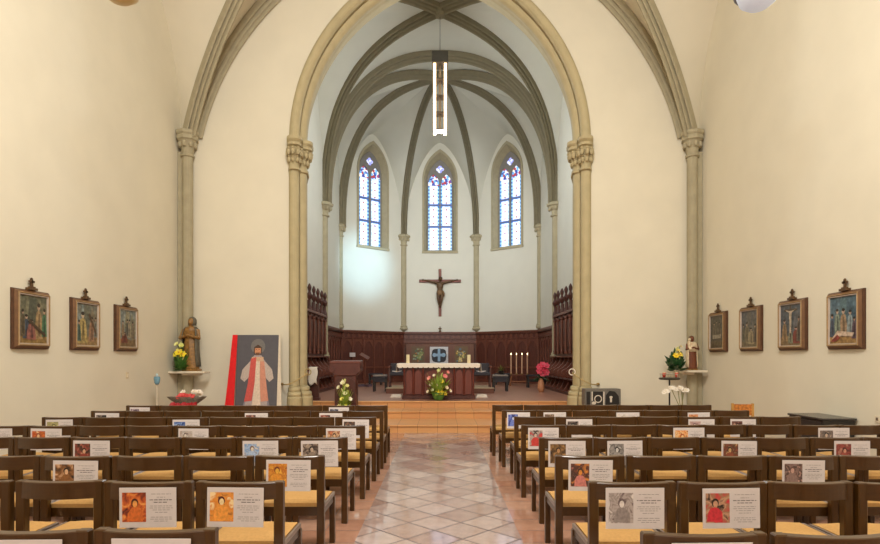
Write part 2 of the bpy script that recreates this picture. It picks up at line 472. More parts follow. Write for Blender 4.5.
# ---- apse walls with lancet windows
WA, WS, WT = .575, 6.40, 9.47     # glass half width, sill, springing
def lancet(a, z0, z1, n=10):
    r = 2*a
    hs = [(a, z0), (a, z1)]
    for i in range(1, n+1):
        dz = math.sqrt(3)*a*i/n
        hs.append((max(math.sqrt(max(r*r-dz*dz, 0))-a, 0), z1+dz))
    return hs
def lancet_outline(a, z0, z1, n=10):
    h = lancet(a, z0, z1, n)
    return [(-x, z) for x, z in h]+[(x, z) for x, z in reversed(h[:-1])]
def glass_material():
    m, nt, b = nodes('stained_glass'); N, L = nt.nodes, nt.links
    tc = N.new('ShaderNodeTexCoord'); sx = N.new('ShaderNodeSeparateXYZ'); L.new(tc.outputs['Object'], sx.inputs[0])
    def mth(op, a, v=None, c=None):
        n = N.new('ShaderNodeMath'); n.operation = op
        for i, q in enumerate((a, v, c)):
            if q is None: continue
            if isinstance(q, (int, float)): n.inputs[i].default_value = q
            else: L.new(q, n.inputs[i])
        return n.outputs[0]
    def mix(f, a, bb):
        n = N.new('ShaderNodeMix'); n.data_type = 'RGBA'; L.new(f, n.inputs['Factor'])
        for k, q in ((6, a), (7, bb)):
            if isinstance(q, str): n.inputs[k].default_value = rgb(q)
            else: L.new(q, n.inputs[k])
        return n.outputs[2]
    X, Z = sx.outputs[0], sx.outputs[2]
    u = mth('ABSOLUTE', mth('SUBTRACT', mth('ABSOLUTE', X), .285))      # 0 at a lancet's centre
    fz = mth('FRACT', mth('DIVIDE', Z, .31))
    dz = mth('MULTIPLY', mth('ABSOLUTE', mth('SUBTRACT', fz, .5)), .31)
    dot = mth('LESS_THAN', mth('ADD', u, dz), .05)
    diam = mth('LESS_THAN', mth('ABSOLUTE', mth('SUBTRACT', mth('ADD', u, mth('MULTIPLY', dz, .9)), .155)), .012)
    vo = N.new('ShaderNodeTexVoronoi'); vo.inputs['Scale'].default_value = 9; L.new(tc.outputs['Object'], vo.inputs['Vector'])
    vs = N.new('ShaderNodeSeparateColor'); L.new(vo.outputs['Color'], vs.inputs[0])
    base = mix(mth('GREATER_THAN', vs.outputs[0], .55), '#f4f7ff', '#cfe3fa')
    base = mix(diam, base, '#8aa6d2')
    edge = mth('GREATER_THAN', u, .175)
    fe = mth('LESS_THAN', mth('FRACT', mth('DIVIDE', Z, .155)), .5)
    ecol = mix(fe, '#2f6aa8', '#86bce0')
    base = mix(edge, base, ecol)
    base = mix(dot, base, '#8a1c30')
    # two blue bands
    for zb in (7.45, 8.42):
        base = mix(mth('LESS_THAN', mth('ABSOLUTE', mth('SUBTRACT', Z, zb)), .055), base, '#1f55a0')
    # the heads of the lancets and the tracery light
    r = N.new('ShaderNodeValToRGB'); r.color_ramp.interpolation = 'CONSTANT'
    cols = ['#2a3f90', '#dfe6ff', '#9c2a34', '#5f9fd0', '#4b3f8e', '#e6dccb', '#c9d4f4']
    while len(r.color_ramp.elements) < len(cols): r.color_ramp.elements.new(.5)
    for i, c in enumerate(cols):
        r.color_ramp.elements[i].position = i/len(cols); r.color_ramp.elements[i].color = rgb(c)
    vo2 = N.new('ShaderNodeTexVoronoi'); vo2.inputs['Scale'].default_value = 11; L.new(tc.outputs['Object'], vo2.inputs['Vector'])
    vs2 = N.new('ShaderNodeSeparateColor'); L.new(vo2.outputs['Color'], vs2.inputs[0]); L.new(vs2.outputs[1], r.inputs['Fac'])
    base = mix(mth('GREATER_THAN', Z, 9.3), base, r.outputs['Color'])
    base = mix(mth('GREATER_THAN', Z, 9.88), base, mix(mth('GREATER_THAN', vs2.outputs[2], .6), '#8f94e0', '#d8dcff'))
    b.inputs['Base Color'].default_value = (.05, .05, .05, 1); b.inputs['Roughness'].default_value = .3
    L.new(base, b.inputs['Emission Color']); b.inputs['Emission Strength'].default_value = GLASS
    return m
GLASS = 1.7
M_GLASS = glass_material()
M_TRAC = mat('tracery_stone', '#8f8b86', .8, .06, 8, spec=.2)
def apse_wall(name, wn, pa, pb, win=True):
    pa, pb = Vector((pa[0], pa[1], 0)), Vector((pb[0], pb[1], 0))
    mid = (pa+pb)/2; u = (pb-pa).normalized(); W = (pb-pa).length/2
    ang = math.atan2(u.y, u.x)
    o = struct(empty(name, mid, ang))        # local x along the wall, +y outwards
    wl = MB(); ao = WA+.13
    hole = lancet(ao, WS-.1, WT, 12)
    for s in (-1, 1):
        wl.add([(s*W, 0, 0), (0, 0, 0), (0, 0, WS-.1), (s*W, 0, WS-.1)], [(0, 1, 2, 3)])
        for (a, z0), (b_, z1) in zip(hole, hole[1:]):
            wl.add([(s*W, 0, z0), (s*a, 0, z0), (s*b_, 0, z1), (s*W, 0, z1)], [(0, 1, 2, 3)])
        zt = hole[-1][1]
        wl.add([(s*W, 0, zt), (0, 0, zt), (0, 0, 12.2), (s*W, 0, 12.2)], [(0, 1, 2, 3)])
    wl.build('plaster', M_CHW, o)
    w = struct(empty('window_%d' % wn, mid, ang))
    oo = lancet_outline(ao, WS-.1, WT, 12); ii = lancet_outline(WA, WS, WT, 12)
    rv = MB(); n = len(oo)
    vs = [(x, 0, z) for x, z in oo]+[(x, .3, z) for x, z in ii]
    rv.add(vs, [(i, (i+1) % n, n+(i+1) % n, n+i) for i in range(n)])
    rv.build('reveal', M_COLS, w)
    hd = MB(); big = lancet_outline(ao+.085, WS-.16, WT, 12)
    vs = [(x, -.045, z) for x, z in oo]+[(x, -.045, z) for x, z in big]+[(x, .01, z) for x, z in oo]+[(x, .01, z) for x, z in big]
    fs = []
    for i in range(n):
        j = (i+1) % n
        fs += [(i, j, n+j, n+i), (n+i, n+j, 3*n+j, 3*n+i), (2*n+i, 2*n+j, j, i)]
    hd.add(vs, fs); hd.build('frame', M_COLS, w)
    MB().bx(-ao-.1, ao+.1, -.07, .02, WS-.2, WS-.11).build('sill', M_COLS, w)
    MB().prism(ii, .3, .33).build('pane', M_GLASS, w)
    tr = MB()
    tr.bx(-.035, .035, .22, .3, WS, WT+.02)
    for s in (-1, 1): tr.tube([(s*(WA-.02), .26, WS), (s*(WA-.02), .26, WT)], .03, 6)
    st_, z = .02, WT-.12
    def stone(x, z):
        if abs(x) > lancet_hw(z): return False
        dz = z-(WT-.08); hw_ = .238 if dz < 0 else math.sqrt(max(.476**2-dz*dz, 0))-.238
        if abs(abs(x)-.285) < hw_: return False
        for k in range(4):
            if math.hypot(x-.09*math.cos(k*PI/2), z-(WT+.56)-.09*math.sin(k*PI/2)) < .085: return False
        return True
    def lancet_hw(z):
        return WA if z < WT else max(math.sqrt(max(4*WA*WA-(z-WT)**2, 0))-WA, 0)
    while z < WT+1.0:
        x = -WA; start = None
        while x < WA+st_:
            if stone(x, z) and start is None: start = x
            if start is not None and not stone(x, z): tr.bx(start-st_/2, x-st_/2, .24, .3, z-st_/2, z+st_/2); start = None
            x += st_
        z += st_
    for zb in (7.45, 8.42): tr.bx(-WA, WA, .27, .3, zb-.012, zb+.012)
    tr.build('tracery', M_TRAC, w)
apse_wall('wall_apse_left', 1, (-X1, Y2), (-X3, Y3))
apse_wall('wall_apse_center', 2, (-X3, Y3), (X3, Y3))
apse_wall('wall_apse_right', 3, (X3, Y3), (X1, Y2))

# ---- choir and apse vault
vc = MB()
def webs(a, b, k=6): vc.loft([p+Vector((0, 0, .05)) for p in a], [p+Vector((0, 0, .05)) for p in b], k)
PR = .16
for sx in (-1, 1):
    p1, p2, p3 = (sx*X1, Y1, ZCAP), (sx*X1, Y2, ZCAP), (sx*X3, Y3, ZCAP); p0 = (sx*X1, YB, ZCAP)
    q = lambda p, d=.12: (p[0]-sx*d, p[1], p[2])
    d1 = ell_curve(p1, KEYC, KEYC.z-ZCAP, e=2.6); d0 = ell_curve(p0, KEYC, KEYC.z-ZCAP, e=2.5)
    tv = ell_curve(p1, (0, Y1), 12.3-ZCAP, e=2.3)
    fr = ell_curve(p0, (0, YB), 11.7-ZCAP)
    r1 = ell_curve(p1, KEYA, KEYA.z-ZCAP, e=2.3); r2 = ell_curve(p2, KEYA, KEYA.z-ZCAP, e=2.5); r3 = ell_curve(p3, KEYA, KEYA.z-ZCAP)
    ym = (YB+Y1)/2
    s0 = ell_curve(p0, (sx*X1, ym), 4.6); s1 = ell_curve(p1, (sx*X1, ym), 4.6)
    ya = (Y1+Y2)/2
    a1 = ell_curve(p1, (sx*X1, ya), 4.0); a2 = ell_curve(p2, (sx*X1, ya), 4.0)
    m23 = ((p2[0]+p3[0])/2, (p2[1]+p3[1])/2)
    b2 = ell_curve(p2, m23, 4.15, e=1.6); b3 = ell_curve(p3, m23, 4.15, e=1.6)
    c3 = ell_curve(p3, (0, Y3), 4.15, e=1.6)
    for A, B in ((fr, d0), (s0, d0), (s1, d1), (tv, d1), (tv, r1), (a1, r1), (a2, r2), (b2, r2), (b3, r3), (c3, r3)): webs(A, B)
    pr = rib_prof(.30, .34)
    for cv, hd, w in ((d1, (KEYC.x-p1[0], KEYC.y-p1[1]), .30), (d0, (KEYC.x-p0[0], KEYC.y-p0[1]), .30), (tv, (-sx, 0), .34),
                      (r1, (-p1[0], KEYA.y-Y1), .24), (r2, (-p2[0], KEYA.y-Y2), .30), (r3, (-p3[0], KEYA.y-Y3), .28)):
        trim(MB().sweep(cv, rib_prof(w*.9, .3), hd).build('rib', M_CRIB))
struct(vc.build('ceiling_choir', M_CVAULT, smooth=True))
for k in (KEYC, KEYA):
    trim(MB().lathe([(.05, -.3), (.14, -.29), (.18, -.22), (.18, -.08), (.1, .05)], (0, 0, 0), 14).build('boss', M_CRIB, loc=k))
# wall shafts of the choir and apse
def shaft(x, y, zb, r=.1):
    d = Vector((0, 21.0, 0))-Vector((x, y, 0)); d.normalize()
    c = trim(empty('shaft', (x+d.x*.02, y+d.y*.02, 0)))
    MB().lathe([(.02, zb-.12), (r*.8, zb-.04), (r*1.5, zb), (r*1.5, zb+.07), (r*1.2, zb+.1), (r*1.35, zb+.14), (r, zb+.18), (r, ZCAP-.36)], seg=12).build('shaft', M_COLS, c, smooth=False)
    k = MB().lathe([(r, ZCAP-.42), (r*1.4, ZCAP-.4), (r*1.4, ZCAP-.36), (r*1.05, ZCAP-.34), (r*1.2, ZCAP-.2), (r*2.0, ZCAP-.06)], seg=12)
    for a in range(7):
        an = a*2*PI/7
        k.ell((math.cos(an)*r*1.75, math.sin(an)*r*1.75, ZCAP-.13), (.05, .05, .08), 7, 5)
    k.lathe([(r*2.0, ZCAP-.06), (r*2.4, ZCAP-.03), (r*2.4, ZCAP+.04), (r*1.6, ZCAP+.1)], seg=8)
    k.build('capital', M_COLS, c, smooth=False)
for sx in (-1, 1):
    shaft(sx*X1, Y1, 1.55, .14); shaft(sx*X1, Y2, 2.78, .105); shaft(sx*X3, Y3, 2.80, .125)

# ---- oak wainscot of the apse (panelling fixed to the walls)
def wainscot(name, pa, pb, label):
    pa, pb = Vector((pa[0], pa[1], 0)), Vector((pb[0], pb[1], 0))
    u = (pb-pa).normalized(); W = (pb-pa).length; ang = math.atan2(u.y, u.x); mid = (pa+pb)/2
    o = thing('wall_panelling', label, 'panelling', (mid.x, mid.y, ZP), ang)
    H = 2.69-ZP
    MB().bx(-W/2, W/2, -.05, -.005, 0, H-.05).build('board', M_WAIN, o)
    cor = MB(); cor.bx(-W/2, W/2, -.15, -.005, H-.07, H); cor.bx(-W/2, W/2, -.11, -.005, H-.34, H-.3); cor.bx(-W/2, W/2, -.12, -.005, H-.11, H-.07)
    n = max(3, round(W/.24))
    frz = cor
    for i in range(n):
        x = -W/2+W*(i+.5)/n
        frz.prism([(x-.07, H-.29), (x+.07, H-.29), (x+.07, H-.2), (x+.035, H-.15), (x, H-.13), (x-.035, H-.15), (x-.07, H-.2)], -.075, -.045)
    cor.build('cornice', M_WAIN2, o, bevel=0)
    n2 = max(2, round(W/.55))
    for i in range(n2+1):
        x = -W/2+.04+(W-.08)*i/n2
        MB().bx(x-.035, x+.035, -.1, -.045, 0, H-.34).build('stile', M_WAIN2, o, bevel=.008)
    for i in range(n2):
        x = -W/2+.04+(W-.08)*(i+.5)/n2; a = (W-.08)/n2/2-.035
        pts = [(x-a, H-.36), (x+a, H-.36), (x+a, H-.75)]
        for j in range(1, 8):
            t = j/8; pts.append((x+a*(1-t)**.6 if False else x+a*(1-t), H-.75+.3*math.sin(t*PI/2)))
        pts.append((x, H-.45))
        for j in range(7, 0, -1):
            t = j/8; pts.append((x-a*(1-t), H-.75+.3*math.sin(t*PI/2)))
        pts.append((x-a, H-.75))
        MB().prism(pts, -.075, -.045).build('arch_head', M_WAIN2, o)
    ra = MB(); ra.bx(-W/2, W/2, -.085, -.045, .62, .7); ra.bx(-W/2, W/2, -.085, -.045, 0, .14); ra.build('rail', M_WAIN2, o, bevel=.006)
wainscot('l', (-X1, Y1+.02), (-X1, Y2), 'carved dark oak wall panelling on the left side wall behind the lectern')
wainscot('al', (-X1, Y2), (-X3, Y3), 'carved dark oak wall panelling under the left stained glass window')
wainscot('ac', (-X3, Y3), (X3, Y3), 'carved dark oak wall panelling under the crucifix behind the altar')
wainscot('ar', (X3, Y3), (X1, Y2), 'carved dark oak wall panelling under the right stained glass window')
wainscot('r', (X1, Y2), (X1, Y1+.02), 'carved dark oak wall panelling on the right side wall behind four candles')

# ---- choir stalls along both sides
def stalls(sx, label):
    o = thing('choir_stall', label, 'choir stalls', (sx*(X1-.01), 14.42, ZP))
    Ln = 5.42; dpt = .5
    X = lambda q: -sx*q        # distance from the wall into the choir
    bk = MB(); bk.box((X(.03), Ln/2, 1.28), (.05, Ln, 2.56)); bk.build('back_panel', M_STALL, o)
    n = 9; w = Ln/n
    for i in range(n+1):
        y = i*w if 0 < i < n else (.04 if i == 0 else Ln-.04)
        col = MB().lathe([(.05, 1.2), (.05, 1.3), (.035, 1.34), (.035, 2.3), (.06, 2.34), (.045, 2.4)], (X(.1), y, 0), 8)
        col.build('colonnette', M_WAIN2, o)
        fi = MB().lathe([(.05, 2.4), (.08, 2.5), (.07, 2.62), (.04, 2.7), (.035, 2.85), (.07, 2.92), (.09, 2.99), (.05, 3.06), (.035, 3.12), (.055, 3.18), (.065, 3.24), (.04, 3.31), (.01, 3.36)], (X(.09), y, 0), 8)
        fi.box((X(.06), y, 2.65), (.06, .12, .4))
        fi.build('finial', M_STALL, o)
        dv = [(0, 0), (.42, 0), (.44, .1), (.36, .22), (.3, .34), (.36, .46), (.48, .58), (.5, .66), (.44, .72), (.34, .76), (.24, .86), (.16, .98), (.14, 1.08), (0, 1.08)]
        m_ = MB(); m_.prism([(X(a), b) for a, b in dv], y-.03, y+.03); m_.build('divider', M_WAIN2, o, bevel=.008)
    for i in range(n):
        y = (i+.5)*w
        MB().box((X(.26), y, .44), (.4, w-.07, .04)).build('seat', M_STALL, o, bevel=.008)
        MB().box((X(.065), y, 1.85), (.03, w-.16, .9)).build('panel', M_WAIN, o, bevel=.01)
        hb = MB(); a = w/2-.05
        hb.prism([(y-a, 2.45), (y+a, 2.45), (y+a, 2.2)]+[(y+a*math.cos(t*PI/8), 2.2+.2*math.sin(t*PI/8)) for t in range(1, 8)]+[(y-a, 2.2)], .05, .1, fn=lambda p, d, q: (X(d), p, q))
        hb.build('arch_head', M_WAIN2, o)
    lg = MB(); lg.box((X(.13), Ln/2, 1.1), (.22, Ln, .05)); lg.box((X(.1), Ln/2, 2.5), (.14, Ln, .08)); lg.build('ledge', M_WAIN2, o, bevel=.008)
    MB().box((X(.24), Ln/2, .04), (.46, Ln, .08)).build('plinth', M_STALL, o)
stalls(-1, 'row of carved dark oak choir stalls along the left wall behind the pier')
stalls(1, 'row of carved dark oak choir stalls along the right wall behind the pier')

# ------------------------------------------------------------------ flowers
def leaf_blade(mb, base, d, ln, w, m=0, droop=.25):
    base = Vector(base); d = Vector(d).normalized()
    side = d.cross(Vector((0, 0, 1)))
    side = side.normalized() if side.length > 1e-3 else Vector((1, 0, 0))
    rows = []
    for i in range(6):
        t = i/5; ww = w*math.sin(PI*min(.97, .12+.86*t))
        p = base+d*ln*t+Vector((0, 0, -droop*ln*t*t))
        nrm = side.cross(d)*ww*.25
        rows.append([p-side*ww/2, p-nrm, p+side*ww/2])
    mb.grid(rows, m)
def flower_mesh(kind):
    mb = MB()
    n = 6
    for k in range(n):
        a = 2*PI*k/n
        e = Vector((math.cos(a), math.sin(a), 0)); sd = Vector((-math.sin(a), math.cos(a), 0)); rows = []
        for i in range(5):
            t = i/4; ww = .42*math.sin(PI*min(.96, .1+.86*t))
            r = t*(.75 if kind == 'lily' else .9); z = (.75*t-.25*t*t) if kind == 'lily' else .25*t
            p = e*r+Vector((0, 0, z)); rows.append([p-sd*ww, p+Vector((0, 0, -.06)), p+sd*ww])
        mb.grid(rows)
    mb.ell((0, 0, .18), (.16, .16, .16), 8, 5, 1)
    return mb
FM = {}
def flower(parent, kind, hexa, centre, loc, size, dirn):
    key = (kind, hexa, centre)
    if key not in FM:
        o = flower_mesh(kind).build('flower', [paint(hexa), paint(centre)], smooth=True); FM[key] = o
    else:
        o = FM[key].copy(); C.objects.link(o)
    o.parent = parent; o.location = loc; o.scale = (size,)*3
    o.rotation_euler = Vector(dirn).to_track_quat('Z', 'Y').to_euler()
    return o
def bouquet(name, label, loc, w, h, flowers, leafmat, nleaf=40, vase=None, vh=.2, cat='flowers', seed=1, lw=.05):
    rr = random.Random(seed)
    o = thing(name, label, cat, loc)
    if vase: MB().lathe([(w*.16, 0), (w*.22, vh*.3), (w*.27, vh*.7), (w*.30, vh)], seg=12).build('vase', vase, o, smooth=True)
    lf = MB()
    for i in range(nleaf):
        a = rr.uniform(0, 2*PI); el = 1.5*rr.random()**.6
        d = Vector((math.cos(a)*math.cos(el), math.sin(a)*math.cos(el)*.8, math.sin(el)))
        ln = rr.uniform(.55, 1.)*min((h-vh)*1.0/max(.25, d.z), w*.55/max(.12, math.hypot(d.x, d.y)))
        leaf_blade(lf, (math.cos(a)*w*.06, math.sin(a)*w*.06, vh*.85), d, ln, lw*rr.uniform(.7, 1.5), 0, rr.uniform(.05, .3))
    for (fx, fz, *_r) in flowers:
        lf.tube([(0, 0, vh*.8), (fx*w*.3, -.02, vh+(fz*h-vh)*.5), (fx*w*.5, -.04, fz*h)], .006, 5)
    bd_ = MB()
    for i in range(9):
        fx, fz = rr.uniform(-.8, .8), rr.uniform(.35, 1.0); x_, z_ = fx*w*.45*(1.25-fz), fz*h
        bd_.ell((x_, -.06, z_), (.016, .016, .05), 7, 5, rot=Euler((0, fx*.6, 0)).to_matrix())
        lf.tube([(0, -.02, vh*.8), (x_*.6, -.04, vh+(z_-vh)*.5), (x_, -.06, z_-.03)], .005, 5)
    lf.build('foliage', leafmat, o)
    bd_.build('bud', mat('pale_bud', '#c3c478', .55, .15, 20), o)['kind'] = 'stuff'
    for (fx, fz, hexa, cen, size, kind) in flowers:
        flower(o, kind, hexa, cen, (fx*w*.5, -.05-(1-abs(fx))*w*.12, fz*h-size*.3), size*.8, (fx*.8, -.75, .55))
    return o

# ------------------------------------------------------------------ altar and around
AY = 14.6
al = thing('altar', 'dark red-brown wooden altar with pointed panels at the top of the steps', 'altar', (P(438.7, 0, AY)[0], AY, ZP))
bw = .915; bh = .84
MB().bx(-bw, bw, .02, .78, 0, bh).build('body', M_ALTARD, al)
MB().bx(-bw-.03, bw+.03, -.02, .82, 0, .09).build('plinth', M_ALTARD, al, bevel=.01)
MB().bx(-bw-.09, bw+.09, -.06, .86, bh, bh+.07).build('top_slab', M_ALTAR, al, bevel=.012)
for x0, x1 in ((-.86, -.66), (-.64, -.42), (-.38, .38), (.42, .64), (.66, .86)):
    xm = (x0+x1)/2; a = (x1-x0)/2-.01
    zt = .6
    pts = [(xm-a, .12), (xm+a, .12), (xm+a, zt)]+[(xm+a*math.cos(t*PI/12), zt+.16*math.sin(t*PI/12)) for t in range(1, 12)]+[(xm-a, zt)]
    MB().prism(pts, -.005, .03).build('panel', M_ALTAR, al, bevel=.012)
for x in (-.89, -.65, -.4, .4, .65, .89):
    MB().lathe([(.03, .1), (.02, .14), (.02, .68), (.035, .74), (.03, .82)], (x, -.005, 0), 8).build('colonnette', M_ALTAR, al)
# cloth: top sheet with a scalloped front drop and hanging ends
cl = MB(); x0, x1, zt = -1.06, 1.06, bh+.075
rowsx = [x0+(x1-x0)*i/64 for i in range(65)]
cl.grid([[(x, .9, zt) for x in rowsx], [(x, -.075, zt) for x in rowsx], [(x, -.095, zt-.015) for x in rowsx], [(x, -.1, zt-.085-.02*abs(math.sin(i*PI/2*.5))-.012*(i % 2)) for i, x in enumerate(rowsx)]])
for s in (-1, 1):
    ys = [-.075+.975*i/10 for i in range(11)]
    cl.grid([[(s*1.06, y, zt) for y in ys], [(s*1.085, y, zt-.03) for y in ys], [(s*(1.09+.015*math.sin(i*2)), y, zt-.2-.02*math.sin(i*1.7)) for i, y in enumerate(ys)]])
ac = cl.build('altar_cloth', M_CLOTH, loc=(al.location.x, AY, ZP)); sol = ac.modifiers.new('t', 'SOLIDIFY'); sol.thickness = .006; sol.offset = 1
tag(ac, 'white lace-edged cloth spread over the wooden altar', 'altar cloth')
for i, px in enumerate((407.8, 469)):
    c = thing('altar_candle', ('thick cream candle on the left end of the altar', 'thick cream candle on the right end of the altar')[i], 'candle', ((px-CX)*14.8/F, 14.85, ZP+zt+.0065), group='altar candles')
    MB().lathe([(.045, 0), (.045, .22), (.03, .225)], seg=14).build('wax', M_CANDLE, c, smooth=False)
    MB().tube([(0, 0, .22), (0, .004, .245)], .004, 5).build('wick', M_BLACK, c)
LIL = [(-.75, .72, '#e8908a', '#f0c070', .10, 'lily'), (.5, .78, '#e07a80', '#f0b080', .11, 'lily'), (.75, .9, '#e58c88', '#f0c070', .08, 'lily'), (0, .95, '#c9d08a', '#d8c860', .07, 'lily'),
       (-.6, .52, '#efe0c4', '#d8c860', .09, 'lily'), (.25, .62, '#e6d23e', '#d8a030', .10, 'lily'), (-.15, .5, '#e8c9a6', '#d8a030', .08, 'lily'), (.15, .3, '#f0c820', '#d89a20', .12, 'star'),
       (-.1, .26, '#f0cf30', '#d89a20', .10, 'star'), (.65, .42, '#e8d5b0', '#d8c860', .09, 'lily'), (-.85, .3, '#e9dcc0', '#d8c860', .08, 'lily'), (.95, .32, '#ece0c8', '#d8c860', .08, 'lily'), (.55, .24, '#e2c23a', '#d8a030', .08, 'star'), (-.5, .35, '#dfe2ae', '#d8c860', .07, 'star'), (-.35, .8, '#efe3c0', '#d8c860', .07, 'lily')]
bouquet('flower_arrangement', 'lily arrangement in pink and yellow standing in front of the altar', (P(438.5, 0, 14.22)[0], 14.2, ZP), .60, .80, LIL, M_LEAF2, 110, mat('green_wrap', '#5e8a3a', .5, .2, 12), .2, seed=3, lw=.06)

# white boxes on the floor by the altar
for px, s in ((397, 'left'), (479.5, 'right')):
    o = MB(); o.prism([(-.16, 0), (.16, 0), (.13, .085), (-.11, .085)], -.12, .12)
    tag(o.build('flat_box', M_CLOTH, loc=((px-CX)*15.1/F+(-.03 if px < CX else .06), 15.2, ZP), bevel=.008), 'flat white box on the floor at the %s end of the altar' % s, 'box', 'white boxes beside the altar')
# low dais behind the altar with two chairs
da = thing('dais', 'low brown carpeted platform on the floor behind the altar', 'platform', (0, 16.95, ZP))
MB().bx(-1.62, 1.62, 0, 1.7, 0, .145).build('box', mat('dais_wood', '#6a4130', .6, .15, 6), da, bevel=.01)
MB().bx(-1.63, 1.63, -.01, 1.7, .145, .157).build('carpet', mat('dais_carpet', '#b39c80', .95, .1, 80), da)
def armchair(x, y, z, s):
    o = thing('armchair', 'dark upholstered armchair on the platform at the %s end of the altar' % s, 'armchair', (x, y, z), group='armchairs behind the altar')
    MB().bx(-.27, .27, -.25, .25, .36, .46).build('seat', M_DARKLEATHER, o, bevel=.02)
    MB().bx(-.27, .27, .2, .27, .44, .74).build('backrest', M_DARKLEATHER, o, bevel=.02)
    for q in (-1, 1):
        for yy in (-.22, .22): MB().bx(q*.26-.025, q*.26+.025, yy-.025, yy+.025, 0, .62 if yy < 0 else .36).build('leg', M_STALL, o)
        MB().bx(q*.27-.035, q*.27+.035, -.27, .24, .6, .66).build('armrest', M_WAIN2, o, bevel=.012)
armchair(-1.29, 17.6, ZP+.157, 'left'); armchair(1.29, 17.6, ZP+.157, 'right')
for px, s in ((397, 'left'), (481, 'right')):
    b_ = thing('open_book', 'open white book lying on the dark armchair at the %s end' % s, 'book', ((px-CX)*17.55/F, 17.5, ZP+.157+.462), group='books on the armchairs')
    for q in (-1, 1):
        MB().prism([(0, 0), (q*.14, .03), (q*.14, .05), (0, .035)], -.1, .1).build('page', M_WHITE, b_)
def stool(x, y, z, label, w=.45, h=.5):
    o = thing('stool', label, 'stool', (x, y, z))
    MB().bx(-w/2, w/2, -.19, .19, h-.08, h-.03).build('seat_frame', M_DARKLEATHER, o, bevel=.01)
    MB().bx(-w/2+.01, w/2-.01, -.18, .18, h-.03, h+.03).build('cushion', mat('grey_cushion', '#8b8078', .8, .15, 30), o, bevel=.02)
    MB().bx(-w/2+.03, w/2-.03, -.165, -.15, h-.2, h-.08).build('apron', M_DARKLEATHER, o)
    for a in (-1, 1):
        for b2 in (-1, 1): MB().bx(a*(w/2-.04)-.03, a*(w/2-.04)+.03, b2*.15-.03, b2*.15+.03, 0, h-.08).build('leg', M_BLACK, o)
stool(-1.90, 18, ZP, 'dark stool with grey cushion on the chancel floor left of the altar')
stool(1.92, 18.1, ZP, 'dark stool with grey cushion on the chancel floor right of the altar', .5)
def bench(x, y, w, label):
    o = thing('bench', label, 'bench', (x, y, ZP))
    MB().bx(-w/2, w/2, -.18, .18, .4, .46).build('seat', M_DARKLEATHER, o, bevel=.012)
    for q in (-1, 1): MB().bx(q*(w/2-.05)-.03, q*(w/2-.05)+.03, -.16, .16, 0, .4).build('leg', M_BLACK, o)
    MB().bx(-w/2+.06, w/2-.06, -.015, .015, .2, .3).build('stretcher', M_BLACK, o)
bench(P(375, 0, 22)[0], 22.2, .55, 'small black bench beside the bookstand against the dark panelling')
bench(P(537, 0, 20.2)[0], 20.4, .7, 'small black bench between the four candles and the stalls')
bench(P(504, 0, 21.8)[0], 22.4, .6, 'black bench behind the spiky potted plant by the panelling')
# spiky plant on the right stool
pt = thing('potted_plant', 'spiky green potted plant standing on the dark stool right of the altar', 'plant', (P(502, 0, 18.1)[0]-.02, 18.12, ZP+.53))
MB().lathe([(.07, 0), (.1, .1), (.11, .12)], seg=12).build('pot', M_BLACK, pt, smooth=False)
lf = MB(); rr = random.Random(5)
for i in range(26):
    a = rr.uniform(0, 2*PI); el = rr.uniform(.3, 1.45)
    leaf_blade(lf, (0, 0, .1), (math.cos(a)*math.cos(el), math.sin(a)*math.cos(el), math.sin(el)), rr.uniform(.25, .45), .03, 0, rr.uniform(.2, .7))
lf.build('foliage', mat('olive_leaf', '#6a6a30', .6, .3, 12), pt)
# candle rack
cr = thing('candle_rack', 'low wooden trestle stand carrying four tall candles', 'candle stand', (P(519, 0, 21.4)[0], 21.4, ZP))
MB().bx(-.33, .35, -.12, .12, .4, .44).build('shelf', M_WAIN2, cr, bevel=.008)
for q in (-1, 1):
    for b2 in (-1, 1): MB().tube([(q*.34, b2*.13, 0), (q*.28, b2*.08, .4)], .022, 6).build('leg', mat('light_oak', '#8a5634', .5, .15, 10), cr)
MB().bx(-.3, .3, -.02, .02, .15, .19).build('stretcher', MATS['light_oak'], cr)
for i, px in enumerate((515, 520.2, 526, 531.3)):
    c = thing('tall_candle', 'tall slim cream candle, %s from the left on the wooden stand' % ORD[i], 'candle', (cr.location.x-.3+.205*i, 21.4, ZP+.44), group='candles on the trestle stand')
    MB().lathe([(.05, 0), (.05, .02), (.02, .04)], seg=10).build('holder', M_BRASS, c)
    MB().lathe([(.024, .03), (.024, .72), (.012, .735)], seg=10).build('wax', mat('tall_candle_wax', '#d3a98a', .5, .05, 10), c)
    MB().ell((0, 0, .775), (.014, .014, .04), 8, 6).build('flame', emit('candle_flame', '#ffe6b0', 6), c)
# red flower in its tall vase
vb = thing('flower_vase', 'red flowers in a terracotta vase beside the right choir stalls', 'flowers', (P(541, 0, 17.6)[0], 17.6, ZP))
MB().lathe([(.07, 0), (.11, .12), (.1, .3), (.06, .4), (.075, .44)], seg=14).build('vase', mat('terracotta_vase', '#c98d66', .5, .15, 9), vb, smooth=True)
lf = MB(); rr = random.Random(9)
for i in range(22):
    a = rr.uniform(0, 2*PI); el = rr.uniform(-.1, 1.2)
    leaf_blade(lf, (0, 0, .43), (math.cos(a)*math.cos(el), math.sin(a)*math.cos(el), math.sin(el)), rr.uniform(.2, .36), .09)
lf.build('foliage', M_LEAFD, vb)
for i in range(7):
    a = i*2*PI/7; rr_ = .13 if i else 0
    flower(vb, 'star', '#d8415a', '#f08090', (.06+rr_*math.cos(a), -.1, .72+rr_*math.sin(a)), .13, (.3*math.cos(a), -1, .4+.4*math.sin(a)))
